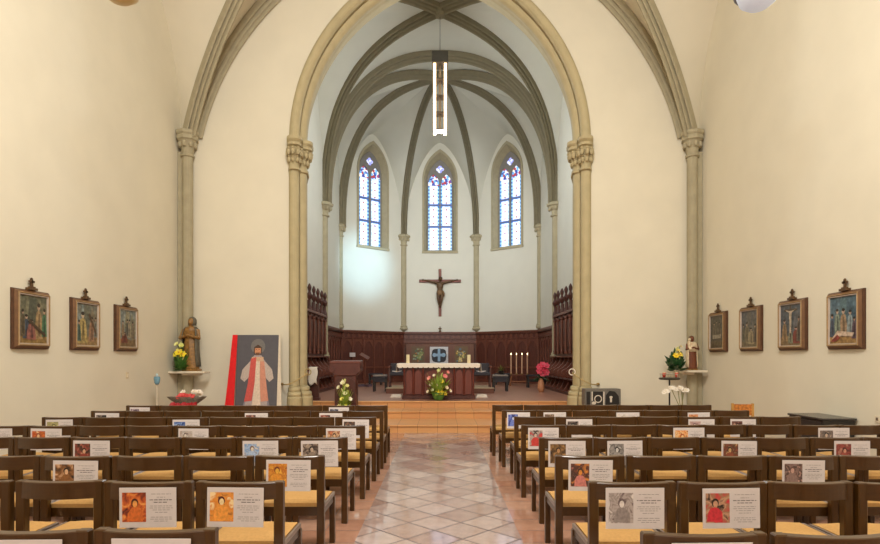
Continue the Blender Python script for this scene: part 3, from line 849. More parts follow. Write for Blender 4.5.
# bookstand
bs = thing('bookstand', 'slim wooden reading stand with slanted desk against the dark panelling', 'bookstand', (P(365, 0, 21)[0], 21, ZP))
MB().box((-.02, 0, 1.12), (.36, .3, .05), rot=Euler((math.radians(20), math.radians(30), 0)).to_matrix()).build('desk', M_WAIN2, bs, bevel=.008)
MB().tube([(0, 0, .08), (0, 0, 1.08)], .03, 8).build('pole', M_WAIN2, bs)
ft = MB()
for a in range(4): ft.box((math.cos(a*PI/2+.6)*.14, math.sin(a*PI/2+.6)*.14, .04), (.3, .06, .08), rot=Euler((0, 0, a*PI/2+.6)).to_matrix())
ft.build('foot', mat('grey_foot', '#5b4a55', .5, .1, 10), bs)

# ambo
am_ = thing('ambo', 'dark carved wooden lectern with wide scroll top left of the steps', 'lectern', (P(346.5, 0, 13.45)[0], 13.45, .315))
MB().bx(-.25, .25, -.18, .18, .08, .82).build('shaft', M_AMBO, am_, bevel=.01)
MB().bx(-.29, .29, -.22, .22, 0, .08).build('plinth', M_AMBO, am_, bevel=.012)
MB().prism([(-.24, .16), (.24, .16), (.24, .62)]+[(.24*math.cos(t*PI/10), .62+.14*math.sin(t*PI/10)) for t in range(1, 10)]+[(-.24, .62)], -.2, -.175).build('front_panel', M_STALL, am_)
hd = MB(); hd.prism([(-.26, .8), (.26, .8), (.34, .9), (.36, 1.0), (.36, 1.1), (-.36, 1.1), (-.36, 1.0), (-.34, .9)], -.22, .22)
hd.build('capital', M_AMBO, am_, bevel=.012)
for q in (-1, 1):
    MB().tube([(q*.3, -.25, .94), (q*.3, .2, .94)], .065, 12).build('scroll', M_AMBO, am_)
MB().box((0, 0, 1.125), (.72, .46, .05), rot=Euler((math.radians(2), 0, 0)).to_matrix()).build('desk', mat('ambo_top', '#6e4038', .4, .12, 8), am_, bevel=.01)
FL2 = [(-.2, .95, '#e9e4c0', '#d8c860', .10, 'lily'), (-.75, .8, '#ece6c4', '#d8c860', .09, 'lily'), (.35, .85, '#ddd98e', '#d8c860', .08, 'lily'), (.1, .6, '#e4e0b4', '#d8c860', .09, 'lily'), (-.3, .42, '#e3dc6a', '#d8b030', .09, 'lily'), (.7, .42, '#eee8d4', '#d8c860', .09, 'lily'), (.0, .2, '#e8d840', '#d8a030', .12, 'star'), (-.7, .2, '#ece49a', '#d8c860', .09, 'star'), (.55, .16, '#e4da60', '#d8a030', .09, 'star')]
bouquet('flower_arrangement', 'white and yellow lilies arranged in front of the wooden lectern', (P(345.5, 0, 13.1)[0], 13.03, .315), .34, .70, FL2, M_LEAF2, 80, mat('dark_pot', '#3c4a2a', .6, .1, 9), .12, seed=8, lw=.045)
# white cloth on the end of the left stalls
wc = MB(); ys = 9
rows = []
for i in range(8):
    t = i/7
    rows.append([(-.07+.14*j/6+.012*math.sin(j*2+i), .012*math.sin(j*2.4+i*.8), -.42*t-.05*t*math.sin(j*1.1)) for j in range(7)])
rows.insert(0, [(-.07+.14*j/6, .14, .004) for j in range(7)])
wc.grid(rows)
o = wc.build('hanging_cloth', M_CLOTH, loc=(-3.17, 14.12, 1.296), smooth=True); s_ = o.modifiers.new('t', 'SOLIDIFY'); s_.thickness = .008
o.scale = (1.5, 1, 1)
tag(o, 'white cloth hanging over the dark kneeling desk beside the left pier', 'cloth')
prd = thing('prayer_desk', 'dark kneeling desk under the white cloth beside the left pier', 'kneeler', (-3.17, 14.26, ZP))
MB().bx(-.14, .14, -.09, .09, .76, .81).build('top', M_STALL, prd, bevel=.01)
MB().bx(-.12, .12, -.02, .05, 0, .76).build('panel', M_STALL, prd); MB().bx(-.14, .14, -.08, .1, 0, .06).build('foot', M_STALL, prd)
# card on the panelling
o = MB().bx(-.13, .13, -.012, 0, 0, .17).build('notice_card', M_WHITE, loc=(-3.62, 23.40, 1.58), rot=(0, 0, math.atan2(Y3-Y2, X1-X3)))
tag(o, 'small white card fixed to the dark panelling above the lectern', 'card')

# retable with two flower panels and the tabernacle
rt = thing('retable', 'plain brown wooden board behind the altar below the crucifix', 'retable', (P(440, 0, 24.8)[0], 24.98, ZP))
MB().bx(-1.5, 1.5, -.05, .03, 0, 1.69).build('board', mat('retable_wood', '#6f4431', .5, .14, 7, stretch=(2, 2, .4)), rt, bevel=.01)
MB().bx(-1.55, 1.55, -.09, .04, 1.69, 1.75).build('rail', M_WAIN2, rt, bevel=.01)
def flat(mb, pts, y, m): mb.add([(a, y, b) for a, b in pts], [tuple(range(len(pts)))], m)
def disc(cx, cz, rx, rz, n=14): return [(cx+rx*math.cos(2*PI*i/n), cz+rz*math.sin(2*PI*i/n)) for i in range(n)]
def flower_panel(px, label, bg, blobs, seed):
    o = thing('flower_painting', label, 'painting', ((px-CX)*24.8/F, 24.92, 1.30))
    MB().bx(-.29, .29, -.03, .005, 0, .74).build('board', paint(bg), o)
    mb = MB(); cols = []; rr = random.Random(seed)
    for i in range(44):
        h = rr.choice(blobs)
        if h not in cols: cols.append(h)
        r = rr.uniform(.03, .075); x = rr.gauss(0, .1); z = .36+rr.gauss(0, .15)
        x = max(-.2, min(.2, x)); z = max(.1, min(.62, z))
        n = 5+int(rr.random()*3); ph = rr.uniform(0, 6)
        flat(mb, [(x+r*(1 if k % 2 else .55)*math.cos(ph+PI*k/n), z+r*(1 if k % 2 else .55)*math.sin(ph+PI*k/n)) for k in range(2*n)], -.031-.0006*i, cols.index(h))
    mb.build('picture', [paint(c) for c in cols], o)
flower_panel(418, 'painted panel of green leaves and pale flowers left of the tabernacle', '#6b5238', ['#7c8a4e', '#9aa06a', '#4c6a4c', '#c8b98a', '#8fa08a', '#b5702e'], 3)
flower_panel(461.5, 'painted panel with large yellow flower right of the tabernacle', '#6f5638', ['#e0b64a', '#d8c27a', '#56707a', '#7b7f4a', '#e6cf8a', '#8a8f92'], 6)
tb = thing('tabernacle', 'black and white tabernacle door with pale blue cross behind the altar', 'tabernacle', ((439-CX)*24.8/F, 24.905, 1.30))
MB().bx(-.4, .4, -.16, .02, 0, .72).build('case', paint('#cfd0d4'), tb, bevel=.01)
d_ = MB()
flat(d_, disc(0, .34, .33, .31, 28), -.165, 0)
for a in range(4): flat(d_, disc(.2*math.cos(a*PI/2+PI/4), .34+.2*math.sin(a*PI/2+PI/4), .17, .15), -.1655-.0003*a, 0)
d_.build('door', paint('#1e222c'), tb)
c_ = MB(); c_.bx(-.055, .055, -.185, -.166, .08, .64); c_.bx(-.22, .22, -.184, -.167, .3, .42)
for a in (-1, 1): c_.ell((a*.2, -.175, .36), (.09, .012, .09)); 
c_.build('cross', paint('#8fb0cc'), tb)

# crucifix with a carved figure
CRY = Y3-.004
cx_ = thing('crucifix', 'brown wooden crucifix with carved figure on the pale apse wall', 'crucifix', (P(440, 0, CRY)[0], CRY, 3.39))
M_CROSS = mat('cross_wood', '#74351f', .5, .15, 8)
MB().bx(-.065, .065, -.09, .0, 0, 2.1).build('upright', M_CROSS, cx_, bevel=.01)
MB().bx(-.93, .93, -.1, -.02, 1.5, 1.63).build('crossbeam', M_CROSS, cx_, bevel=.01)
bd = MB()
Yc = -.17
bd.ell((0, Yc, 1.2), (.15, .09, .2)); bd.ell((0, Yc, 1.3), (.17, .09, .12)); bd.ell((0, Yc, .98), (.125, .085, .16)); bd.ell((0, Yc, .86), (.13, .09, .12))
bd.tube([(0, Yc, 1.36), (.01, Yc-.03, 1.47)], [.055, .045], 10); bd.ell((.02, Yc-.05, 1.55), (.075, .09, .105)); bd.ell((.02, Yc-.14, 1.54), (.015, .02, .025))
for q in (-1, 1):
    bd.tube([(q*.13, Yc, 1.36), (q*.4, Yc+.01, 1.43), (q*.66, Yc+.04, 1.52)], [.065, .048, .034], 10)
    bd.tube([(q*.66, Yc+.04, 1.52), (q*.76, Yc+.05, 1.53)], [.035, .04], 8, flat=.6)
    for f in range(4): bd.tube([(q*.74, Yc+.04, 1.545-.016*f), (q*(.82-.008*abs(f-1)), Yc+.02, 1.55-.018*f)], .011, 6)
    bd.tube([(q*.74, Yc+.04, 1.54), (q*.76, Yc, 1.58)], .012, 6)
    bd.tube([(q*.075, Yc, .86), (q*.085, Yc-.05, .56), (q*.04, Yc, .26)], [.09, .062, .04], 10)
    bd.tube([(q*.04, Yc, .27), (q*.025, Yc-.09, .15)], [.038, .03], 8)
fit = lambda m: setattr(m, 'v', [(x, y, .38+(z-.12)*.875) for x, y, z in m.v])
fit(bd); bd.build('figure', M_BRONZE, cx_, remesh=.015)
lc = MB().lathe([(.135, .74), (.15, .8), (.148, .92), (.135, .98)], (0, Yc, 0), 18, fold=.06, sy=.75); lc.tube([(.13, Yc-.05, .95), (.18, Yc-.05, .8), (.17, Yc-.04, .66)], [.03, .04, .02], 8)
fit(lc); lc.build('loincloth', mat('carved_cloth', '#7a5a36', .6, .15, 20), cx_, smooth=True)
hr = MB().lathe([(.078, .0), (.09, .05), (.06, .11)], (.02, Yc-.03, 1.55), 12); fit(hr); hr.build('hair', mat('carved_hair', '#3c2514', .6, .2, 30), cx_, smooth=True)
kn = thing('cornice_ornament', 'small dark cross-shaped ornament on the panelling cornice under the crucifix', 'ornament', (P(440, 0, 25.1)[0], 25.15, 2.69))
MB().lathe([(.06, 0), (.06, .03), (.025, .06), (.025, .12)], seg=8).build('foot', M_BRONZE, kn)
MB().bx(-.07, .07, -.02, .02, .12, .17).bx(-.022, .022, -.02, .02, .07, .24).build('cross', M_BRONZE, kn)

# pendant lamp of the choir
pd = thing('pendant_lamp', 'long square pendant lamp with vertical light strips hanging in the choir', 'lamp', (0, 16.9, 8.24))
MB().bx(-.24, .24, -.24, .24, 2.02, 2.34).build('cap', mat('lamp_cap', '#3c382e', .5, .1, 8), pd, bevel=.008)
M_LED = emit('warm_light_strip', '#ffd9a8', 4.5)
for a in (-1, 1):
    for b2 in (-1, 1):
        q = MB().bx(a*.16-.03, a*.16+.03, b2*.16-.03, b2*.16+.03, 0, 2.02).build('strut', mat('lamp_strut', '#5a5038', .4, .1, 8), pd)
        MB().bx(a*.16-.038, a*.16+.038, b2*.16-.036, b2*.16+.036, .02, 2.0).build('light_strip', M_LED, q)
MB().tube([(0, 0, .1), (0, 0, 2.02)], .03, 8).build('core_rod', mat('lamp_rod', '#4a4236', .4, .1, 8), pd)
for z in (.05, .55, 1.05, 1.55): MB().bx(-.17, .17, -.17, .17, z, z+.03).build('brace', MATS['lamp_rod'], pd)
MB().tube([(0, 0, 2.34), (0, .05, 3.5)], .008, 6).build('cable', M_BLACK, pd)

# ------------------------------------------------------------------ nave chairs
def make_chair():
    o = empty('chair')
    s = MB(); n = 8      # padded seat, softly domed
    top = [[(-.222+.444*i/n, .035+.395*j/n, .425+.028*(1-(2*i/n-1)**4)*(1-(2*j/n-1)**4)) for i in range(n+1)] for j in range(n+1)]
    s.grid(top)
    s.grid([[(x, y, .395) for x, y, z in r] for r in top])
    for edge in (top[0], top[-1], [r[0] for r in top], [r[-1] for r in top]): s.grid([edge, [(x, y, .395) for x, y, z in edge]])
    s.build('seat', M_SEAT, o, smooth=False)
    f = MB(); f.bx(-.222, .222, .03, .43, .372, .398); f.bx(-.21, .21, .03, .055, .33, .375); f.bx(-.21, .21, .41, .435, .33, .375)
    for q in (-1, 1): f.bx(q*.225-.014, q*.225+.014, .04, .42, .345, .40)
    f.build('seat_frame', M_CHAIR, o)
    for q in (-1, 1):
        MB().bx(q*.238-.009, q*.238+.009, .03, .42, .395, .425).build('side_rail', M_RAILHI, o, bevel=.003)
        lg = MB(); lg.bx(q*.223-.027, q*.223+.027, -.03, .02, 0, .797)
        lg.build('leg', M_CHAIR, o, bevel=.006)
        MB().bx(q*.228-.021, q*.228+.021, .40, .445, 0, .385).build('leg', M_CHAIR, o, bevel=.005)
    b = MB(); rows = [[], [], [], [], []]
    for i in range(17):
        x = -.224+.448*i/16; bow = BOW*(1-(2*i/16-1)**2)+.014
        for r, (yy, zz) in zip(rows, ((-bow-.012, .695), (-bow-.010, .790), (-bow-.006, .794), (-bow+.026, .797), (-bow+.026, .695))): r.append((x, yy, zz))
    b.grid(rows+[rows[0]])
    for k in (0, -1): b.add([r[k] for r in rows], [(0, 1, 2, 3, 4)])
    b.build('backrest', M_BACK, o, bevel=0)
    return o
BOW = .045
POS = {}
CH = make_chair(); TREE = {CH: kids(CH)}
LEFT = [(8.75, .80, .505, 8), (7.85, .772, .508, 8), (7.03, .792, .518, 8), (6.15, .811, .521, 8), (5.25, .85, .515, 8), (4.26, .87, .533, 7), (3.39, .93, .545, 5), (2.43, .965, .535, 4)]
RIGHT = [(8.85, .80, .490, 7), (7.95, .855, .495, 7), (7.08, .92, .513, 7), (6.22, .879, .496, 8), (5.25, .905, .499, 8), (4.26, .869, .533, 7), (3.36, .885, .524, 5), (2.38, .855, .535, 4)]
# printed sheets: side, row (0 = nearest the steps), x0, x1 in the photo, description, palette
SHEETS = [
 ('L', 7, 2, 62, 'brown picture', ['#8a5a3a', '#3a241a', '#caa27a', '#a8734c']), ('L', 7, 110.5, 190, 'dull brown picture', ['#7d5f4c', '#c9a98e', '#4a3a33', '#b58f70']),
 ('L', 6, 121, 177.6, 'red-orange picture', ['#a8461c', '#4a1a10', '#e8a050', '#d06a2a']), ('L', 6, 208.5, 264.6, 'orange poster', ['#d9822a', '#f2d6a0', '#5a1c14', '#e89a40']),
 ('L', 5, 55, 99.7, 'brown portrait', ['#6a4526', '#2f1f16', '#d8b088', '#8a5a30']), ('L', 5, 266, 310.5, 'golden picture', ['#b5651c', '#e8b040', '#6a2c12', '#d89030']),
 ('L', 4, 73, 109.6, 'dark portrait', ['#5a3a2a', '#2a1a14', '#cfa080', '#8a3a30']), ('L', 4, 243, 278.5, 'blue picture', ['#6f94c4', '#d8cfc0', '#7a5a48', '#a8bcd8']), ('L', 4, 301, 338, 'dark picture', ['#4a3a34', '#241c1a', '#bba792', '#8a7a6c']),
 ('L', 3, 1, 13, 'grey picture', ['#8a8078', '#c8bcb0', '#4a4440', '#a89c90']), ('L', 3, 31.7, 62.6, 'orange picture', ['#d07030', '#b04a20', '#e8c090', '#8a3a1a']), ('L', 3, 179, 209, 'pale picture', ['#a8a09a', '#ddd4cc', '#6a5a54', '#c0b0a4']), ('L', 3, 326, 356, 'red-brown picture', ['#7a3a26', '#c87a50', '#3a1a14', '#d8b088']),
 ('L', 2, 46, 73, 'olive picture', ['#8a8a5a', '#c8bc80', '#5a5a3a', '#b0a070']), ('L', 2, 173, 200, 'deep blue picture', ['#3a5aa0', '#1f2f5a', '#a8bcd8', '#6a84b8']), ('L', 2, 342.5, 369, 'dark brown picture', ['#4a3a34', '#2a1f1c', '#a88a70', '#6a4a3a']),
 ('L', 1, 95, 119, 'black picture', ['#3a3434', '#1f1a1a', '#a89c90', '#6a5a54']), ('L', 1, 245, 268, 'maroon picture', ['#6a3a34', '#3a1f1c', '#c8a088', '#8a5a4a']), ('L', 1, 319.5, 342.5, 'red picture', ['#7a4034', '#3a1f1c', '#d8b098', '#9a5a4a']),
 ('L', 0, 130, 150, 'violet picture', ['#5a4a5a', '#2f2530', '#b0a0a8', '#7a6a7a']), ('L', 0, 329, 349, 'slate picture', ['#4a4a5a', '#2a2a34', '#a8a8b0', '#6a6a7a']),
 ('R', 7, 672, 753, 'greyish picture', ['#8a8078', '#4a4440', '#c8bcb0', '#a89c90']),
 ('R', 6, 606, 664.6, 'faded grey photograph', ['#b5a9a4', '#6a5a5a', '#ded6d0', '#8f8480']), ('R', 6, 702, 759, 'red-shirted portrait', ['#9a7a5a', '#c8303a', '#2a1a14', '#c89878']),
 ('R', 5, 568.8, 613, 'colourful painting', ['#6a3a2a', '#d88a3a', '#c87a70', '#3a2a20']), ('R', 5, 782, 824.5, 'dark robed portrait', ['#3a2824', '#c8a090', '#6a4a44', '#8a7068']),
 ('R', 4, 548, 585, 'brown portrait', ['#5a4026', '#2a1c14', '#b88a5a', '#7a5a30']), ('R', 4, 607, 642, 'monochrome photograph', ['#5a5654', '#d0ccc8', '#2a2624', '#9a9490']), ('R', 4, 720.7, 756, 'dark room picture', ['#4a2c22', '#c8a06a', '#2a1814', '#8a4a34']), ('R', 4, 833, 868.7, 'crimson group picture', ['#6a2a28', '#c89078', '#3a1816', '#9a4a40']),
 ('R', 3, 528, 558.6, 'red-cloaked picture', ['#7a7a7a', '#c03a34', '#3a3434', '#c8b0a0']), ('R', 3, 673, 704, 'bright orange picture', ['#d87a30', '#e8a860', '#a84a1c', '#f0c890']), ('R', 3, 817, 848, 'beige picture', ['#4a4040', '#c8b09a', '#2a2424', '#8a7a70']),
 ('R', 2, 566, 592, 'charcoal picture', ['#3a3232', '#1f1a1a', '#9a8c84', '#6a5a54']), ('R', 2, 688, 714, 'mauve picture', ['#a88a8a', '#d0b8b0', '#7a5a5a', '#c0a098']), ('R', 2, 730.6, 756, 'dark face picture', ['#4a2c28', '#c8a08a', '#2a1814', '#7a4a40']),
 ('R', 1, 507, 530, 'royal blue picture', ['#3a4a9a', '#1f2a5a', '#c0c8e0', '#6a7ac0']), ('R', 1, 543.6, 566, 'sepia picture', ['#6a5446', '#3a2c24', '#b8a08a', '#8a705c']), ('R', 1, 616, 639, 'faint white picture', ['#cfc6be', '#e0d8d0', '#b0a49a', '#d8cec6']), ('R', 1, 687, 709, 'orange-brown picture', ['#c87a4a', '#e0b080', '#8a4a2a', '#d89a6a']),
]
def has_sheet(side, row, x0c, x1c):
    for (s, r, a, b, *_q) in SHEETS:
        if s == side and r == row:
            d = (LEFT if s == 'L' else RIGHT)[r][0]; xc = ((a+b)/2-CX)*d/F
            if x0c <= xc <= x1c: return True
    return False
first = True; rj = random.Random(11)
for side, rowsd in (('L', LEFT), ('R', RIGHT)):
    sg = -1 if side == 'L' else 1
    for r, (d, ax, pit, n) in enumerate(rowsd):
        for i in range(n):
            o = CH if first else copy_tree(CH, None, TREE)
            first = False
            xc = sg*(ax+.257+pit*i)
            o.location = (xc+rj.uniform(-.003, .003), d+rj.uniform(-.015, .015), 0); POS[side, r, i] = (o.location.x, o.location.y); o.rotation_euler = (0, 0, rj.uniform(-.003, .003))
            o.scale = (min(1.04, (pit-.009)/.500), 1, 1)
            hs = has_sheet(side, r, xc-pit/2, xc+pit/2)
            tag(o, 'brown wooden chair%s, %s from aisle, %s row from front, %s block' % (' with sheet' if hs else '', ORD[i], ORD[r], 'left' if side == 'L' else 'right'), 'chair', 'wooden chairs of the %s block' % ('left' if side == 'L' else 'right'))
def print_mat(pal, seed):
    m, nt, b = nodes('print_%d' % seed); N, L = nt.nodes, nt.links
    tc = N.new('ShaderNodeTexCoord'); mp = N.new('ShaderNodeMapping'); mp.inputs['Location'].default_value = (seed*1.7, 0, seed*.9)
    L.new(tc.outputs['Object'], mp.inputs[0])
    nz = N.new('ShaderNodeTexNoise'); nz.inputs['Scale'].default_value = 19; nz.inputs['Detail'].default_value = 3; nz.inputs['Distortion'].default_value = .8
    L.new(mp.outputs[0], nz.inputs['Vector'])
    r = N.new('ShaderNodeValToRGB'); L.new(nz.outputs['Fac'], r.inputs['Fac'])
    while len(r.color_ramp.elements) < 4: r.color_ramp.elements.new(.5)
    for i, (p, c) in enumerate(zip((.34, .46, .55, .68), (pal[1], pal[0], pal[3], pal[2]))):
        r.color_ramp.elements[i].position = p; r.color_ramp.elements[i].color = rgb(c)
    L.new(r.outputs['Color'], b.inputs['Base Color']); b.inputs['Roughness'].default_value = .6
    return m
def sheet(side, row, x0, x1, desc, pal, seed):
    rr = random.Random(seed)
    d, ax, pit, n = (LEFT if side == 'L' else RIGHT)[row]
    yb = d-.066
    xc = ((x0+x1)/2-CX)*yb/F; w = (x1-x0)*yb/F
    if w < .2: w = .32; xc = x1 and (x1-CX)*yb/F-.16
    w = max(.26, min(.36, w)); h = w*.70
    i = int((abs(xc)-ax)/pit); i = max(0, min(n-1, i))
    zt = .785-(.012 if row > 2 else .012)
    o = thing('printed_sheet', '%s on printed sheet, chair %s from aisle, %s row from front, %s block' % (desc, ORD[i], ORD[row], 'left' if side == 'L' else 'right'), 'sheet of paper', (xc, POS[side, row, i][1]-.0135-BOW-.014, zt), group='printed sheets on the chairs')
    o.rotation_euler = (0, rr.uniform(-.012, .012), 0)
    MB().bx(-w/2, w/2, -.0015, .0015, -h, 0).build('paper', M_WHITE, o)
    pw, ph = w*.42, h*.74
    px0 = -w/2+w*.05; pz0 = -h*.12-ph
    pm = MB(); Y = -.0022
    def rect(a, b, c, e, y, m): flat(pm, [(a, c), (b, c), (b, e), (a, e)], y, m)
    rect(px0, px0+pw, pz0, pz0+ph, Y, 0)
    fx = px0+pw*rr.uniform(.38, .62); fz = pz0+ph*rr.uniform(.5, .62); k = 1
    def blob(pts): 
        return [(min(px0+pw, max(px0, a+pw*rr.uniform(-.03, .03))), min(pz0+ph, max(pz0, b2+ph*rr.uniform(-.03, .03)))) for a, b2 in pts]
    flat(pm, blob([(fx-pw*.34, pz0+ph*.02), (fx+pw*.34, pz0+ph*.02), (fx+pw*.3, fz-ph*.2), (fx+pw*.16, fz-ph*.05), (fx, fz), (fx-pw*.17, fz-ph*.05), (fx-pw*.28, fz-ph*.22)]), Y-.0002, 1)
    flat(pm, disc(fx, fz+ph*.13, pw*.15, ph*.15, 14), Y-.0004, 3)
    flat(pm, disc(fx+pw*.01, fz+ph*.09, pw*.1, ph*.115, 14), Y-.0006, 2)
    srt = sorted(pal[1:], key=lambda c: sum(rgb(c)[:3]))
    pm.build('picture', [print_mat(pal, seed), paint(srt[1]), paint(srt[2]), paint(srt[0])], o)
    tx = MB(); a0, a1 = w*.02, w*.45
    for j, (z, q, m) in enumerate(((.16, .8, 0), (.24, .35, 0), (.31, .95, 1), (.37, .6, 1), (.46, .9, 0), (.51, .95, 0), (.56, .7, 0), (.62, .5, 0), (.74, .85, 0), (.79, .9, 0), (.84, .6, 0))):
        cxx = (a0+a1)/2; hw2 = (a1-a0)/2*q
        x = cxx-hw2
        while x < cxx+hw2-.004:      # words
            l = min(rr.uniform(.008, .03), cxx+hw2-x)
            tx.add([(x, -.0022, -h*z-h*.008), (x+l, -.0022, -h*z-h*.008), (x+l, -.0022, -h*z+h*(.012 if m else .006)), (x, -.0022, -h*z+h*(.012 if m else .006))], [(0, 1, 2, 3)], m)
            x += l+.005
    tx.build('text', [M_INK, M_INKD], o)
for i, s in enumerate(SHEETS): sheet(*s, seed=100+i)

# ------------------------------------------------------------------ stations on the side walls
def station(sx, yn, label, bg, ground, figs, seed):
    """yn = nearest edge"""
    w, h = .73, .85
    o = thing('framed_picture', label, 'framed picture', (sx*XW, yn+w/2, 2.085), rotz=(PI/2 if sx < 0 else -PI/2))
    # local: x along the wall (left wall: +x = +Y), -y out into the room
    def frame_ring(mb, w0, h0, w1, h1, y0, y1):
        a = [(-w0/2, -h0/2), (w0/2, -h0/2), (w0/2, h0/2), (-w0/2, h0/2)]; b = [(-w1/2, -h1/2), (w1/2, -h1/2), (w1/2, h1/2), (-w1/2, h1/2)]
        vs = [(x, y0, z) for x, z in a]+[(x, y1, z) for x, z in b]
        mb.add(vs, [(i, (i+1) % 4, 4+(i+1) % 4, 4+i) for i in range(4)])
    f = MB(); frame_ring(f, w, h, w, h, -.002, -.03); frame_ring(f, w, h, w-.025, h-.025, -.03, -.036); frame_ring(f, w-.025, h-.025, w-.03, h-.03, -.036, -.05)
    f.build('frame', M_FRAME, o)
    f = MB(); frame_ring(f, w-.03, h-.03, w-.1, h-.1, -.05, -.082); frame_ring(f, w-.1, h-.1, w-.12, h-.12, -.082, -.084); f.build('moulding', M_FRAMEM, o)
    g = MB(); frame_ring(g, w-.09, h-.09, w-.11, h-.11, -.083, -.096); frame_ring(g, w-.11, h-.11, w-.135, h-.135, -.096, -.08); g.build('gilt_edge', M_FRAMEL, o)
    g = MB(); frame_ring(g, w-.13, h-.13, w-.155, h-.155, -.08, -.084); frame_ring(g, w-.155, h-.155, w-.17, h-.17, -.084, -.055); g.build('fillet', M_FRAMEW, o)
    cr = MB(); cr.bx(-.085, .085, -.07, -.01, h/2, h/2+.035); cr.bx(-.05, .05, -.06, -.02, h/2+.035, h/2+.055)
    cr.bx(-.016, .016, -.05, -.025, h/2+.055, h/2+.17); cr.bx(-.042, .042, -.05, -.025, h/2+.11, h/2+.142)
    for cxq, czq in ((-.042, .126), (.042, .126), (0, .165)): cr.ell((cxq, -.037, h/2+czq), (.02, .015, .02), 8, 5)
    cr.build('cross_finial', M_BRONZE, o)
    rr = random.Random(seed); pm = MB(); cols = []
    def ci(c):
        if c not in cols: cols.append(c)
        return cols.index(c)
    pw, ph = w-.165, h-.165; Y = [-.058]
    def sh(pts, c):
        Y[0] -= .0004
        flat(pm, [(max(-pw/2, min(pw/2, (a-.5)*pw)), max(-ph/2, min(ph/2, (b-.5)*ph))) for a, b in pts], Y[0], ci(c))
    sh([(0, 0), (1, 0), (1, 1), (0, 1)], bg[0])
    for c, pts in zip(bg[1:], ([(0, .3), (.35, .3), (.35, 1), (.25, 1), (.25, .75), (.1, .75), (.1, 1), (0, 1)], [(.55, .3), (1, .3), (1, .9), (.9, .7), (.75, .95), (.65, .6)], [(.3, .5), (.6, .45), (.62, .95), (.4, .98)])): sh(pts, c)
    sh([(0, 0), (1, 0), (1, .22), (.7, .18), (.4, .24), (0, .2)], ground)
    for fx, fz, fh, fw, c, skin in figs:
        sh([(fx-fw*.5, fz), (fx+fw*.5, fz), (fx+fw*.42, fz+fh*.45), (fx+fw*.26, fz+fh*.76), (fx, fz+fh*.82), (fx-fw*.28, fz+fh*.74), (fx-fw*.44, fz+fh*.4)], c)
        sh([(fx-fw*.1, fz+fh*.1), (fx+fw*.2, fz+fh*.05), (fx+fw*.12, fz+fh*.7), (fx-fw*.02, fz+fh*.72)], '#%02x%02x%02x' % tuple(max(0, int(int(c[i:i+2], 16)*.7)) for i in (1, 3, 5)))
        sh(disc(fx, fz+fh*.9, fw*.15+.01, fh*.1), skin); sh(disc(fx, fz+fh*.95, fw*.15+.012, fh*.06), '#3a2a1c')
    return o, sh, pm, cols, ci
def oil(c):
    v = [int(c[i:i+2], 16) for i in (1, 3, 5)]; g = sum(v)/3
    d = '#%02x%02x%02x' % tuple(max(0, min(255, int((q*.72+g*.28)*.88))) for q in v)      # aged, slightly muted oil paint
    return mat('oil_'+c.lstrip('#'), d, rough=.4, var=.5, scale=16)
def finish(o, pm, cols): pm.build('picture', [oil(c) for c in cols], o)
o, sh, pm, cols, ci = station(-1, 7.83, 'framed painting nearest the camera on the left wall, small cross on top', ['#6e6c4c', '#7d7a55', '#847f58', '#575a42'], '#a07830', [(.7, .1, .75, .3, '#b08a50', '#d8b088'), (.9, .15, .6, .2, '#4f8a58', '#c89a70'), (.25, .1, .5, .25, '#4e5a6a', '#c8a080'), (.42, .08, .42, .34, '#a85a4a', '#d0a888'), (.12, .15, .55, .18, '#6a5a3a', '#c09070')], 1)
sh([(.3, .45), (.36, .5), (.95, .2), (.9, .15)], '#5a3f26'); finish(o, pm, cols)
o, sh, pm, cols, ci = station(-1, 9.08, 'framed painting in the middle of three on the left wall', ['#7a7a66', '#8a9a94', '#8a7a5a', '#6a6a52'], '#a88040', [(.3, .05, .75, .45, '#c8a850', '#d8b890'), (.72, .1, .6, .3, '#b07a50', '#c89a78'), (.12, .1, .5, .2, '#4a6a5a', '#c09070'), (.9, .2, .5, .2, '#8a8a7a', '#c0a080')], 2)
sh([(.55, .75), (.62, .8), (.95, .3), (.88, .28)], '#6a4526'); finish(o, pm, cols)
o, sh, pm, cols, ci = station(-1, 10.31, 'framed painting on the left wall closest to the statue', ['#7d8a86', '#8f9a92', '#8a8a6a', '#98926a'], '#8a6a3a', [(.3, .1, .3, .4, '#8a3a26', '#c09070'), (.6, .25, .5, .2, '#b0a07a', '#c8a080'), (.8, .2, .5, .22, '#8a7a5a', '#c09070'), (.2, .3, .4, .18, '#a88a60', '#c8a080'), (.45, .3, .45, .18, '#6a6a5a', '#b89070')], 3)
finish(o, pm, cols)
o, sh, pm, cols, ci = station(1, 7.90, 'framed painting with deep blue sky nearest the camera on the right wall', ['#4e6f80', '#5a7a8a', '#3f6072', '#56787f'], '#b07f3a', [(.5, .15, .6, .3, '#b08a60', '#d0a888'), (.28, .2, .55, .25, '#8a9a80', '#d0b090'), (.75, .2, .5, .25, '#8fa0a0', '#c8a080'), (.1, .15, .5, .2, '#4a5a70', '#c09070'), (.9, .1, .45, .2, '#6a4a5a', '#c09070')], 4)
sh([(.08, .1), (.3, .28), (.6, .25), (.9, .22), (.85, .14), (.5, .16), (.3, .15)], '#d8b898'); sh([(.05, .05), (.3, .2), (.4, .12), (.2, .04)], '#a83a2a'); finish(o, pm, cols)
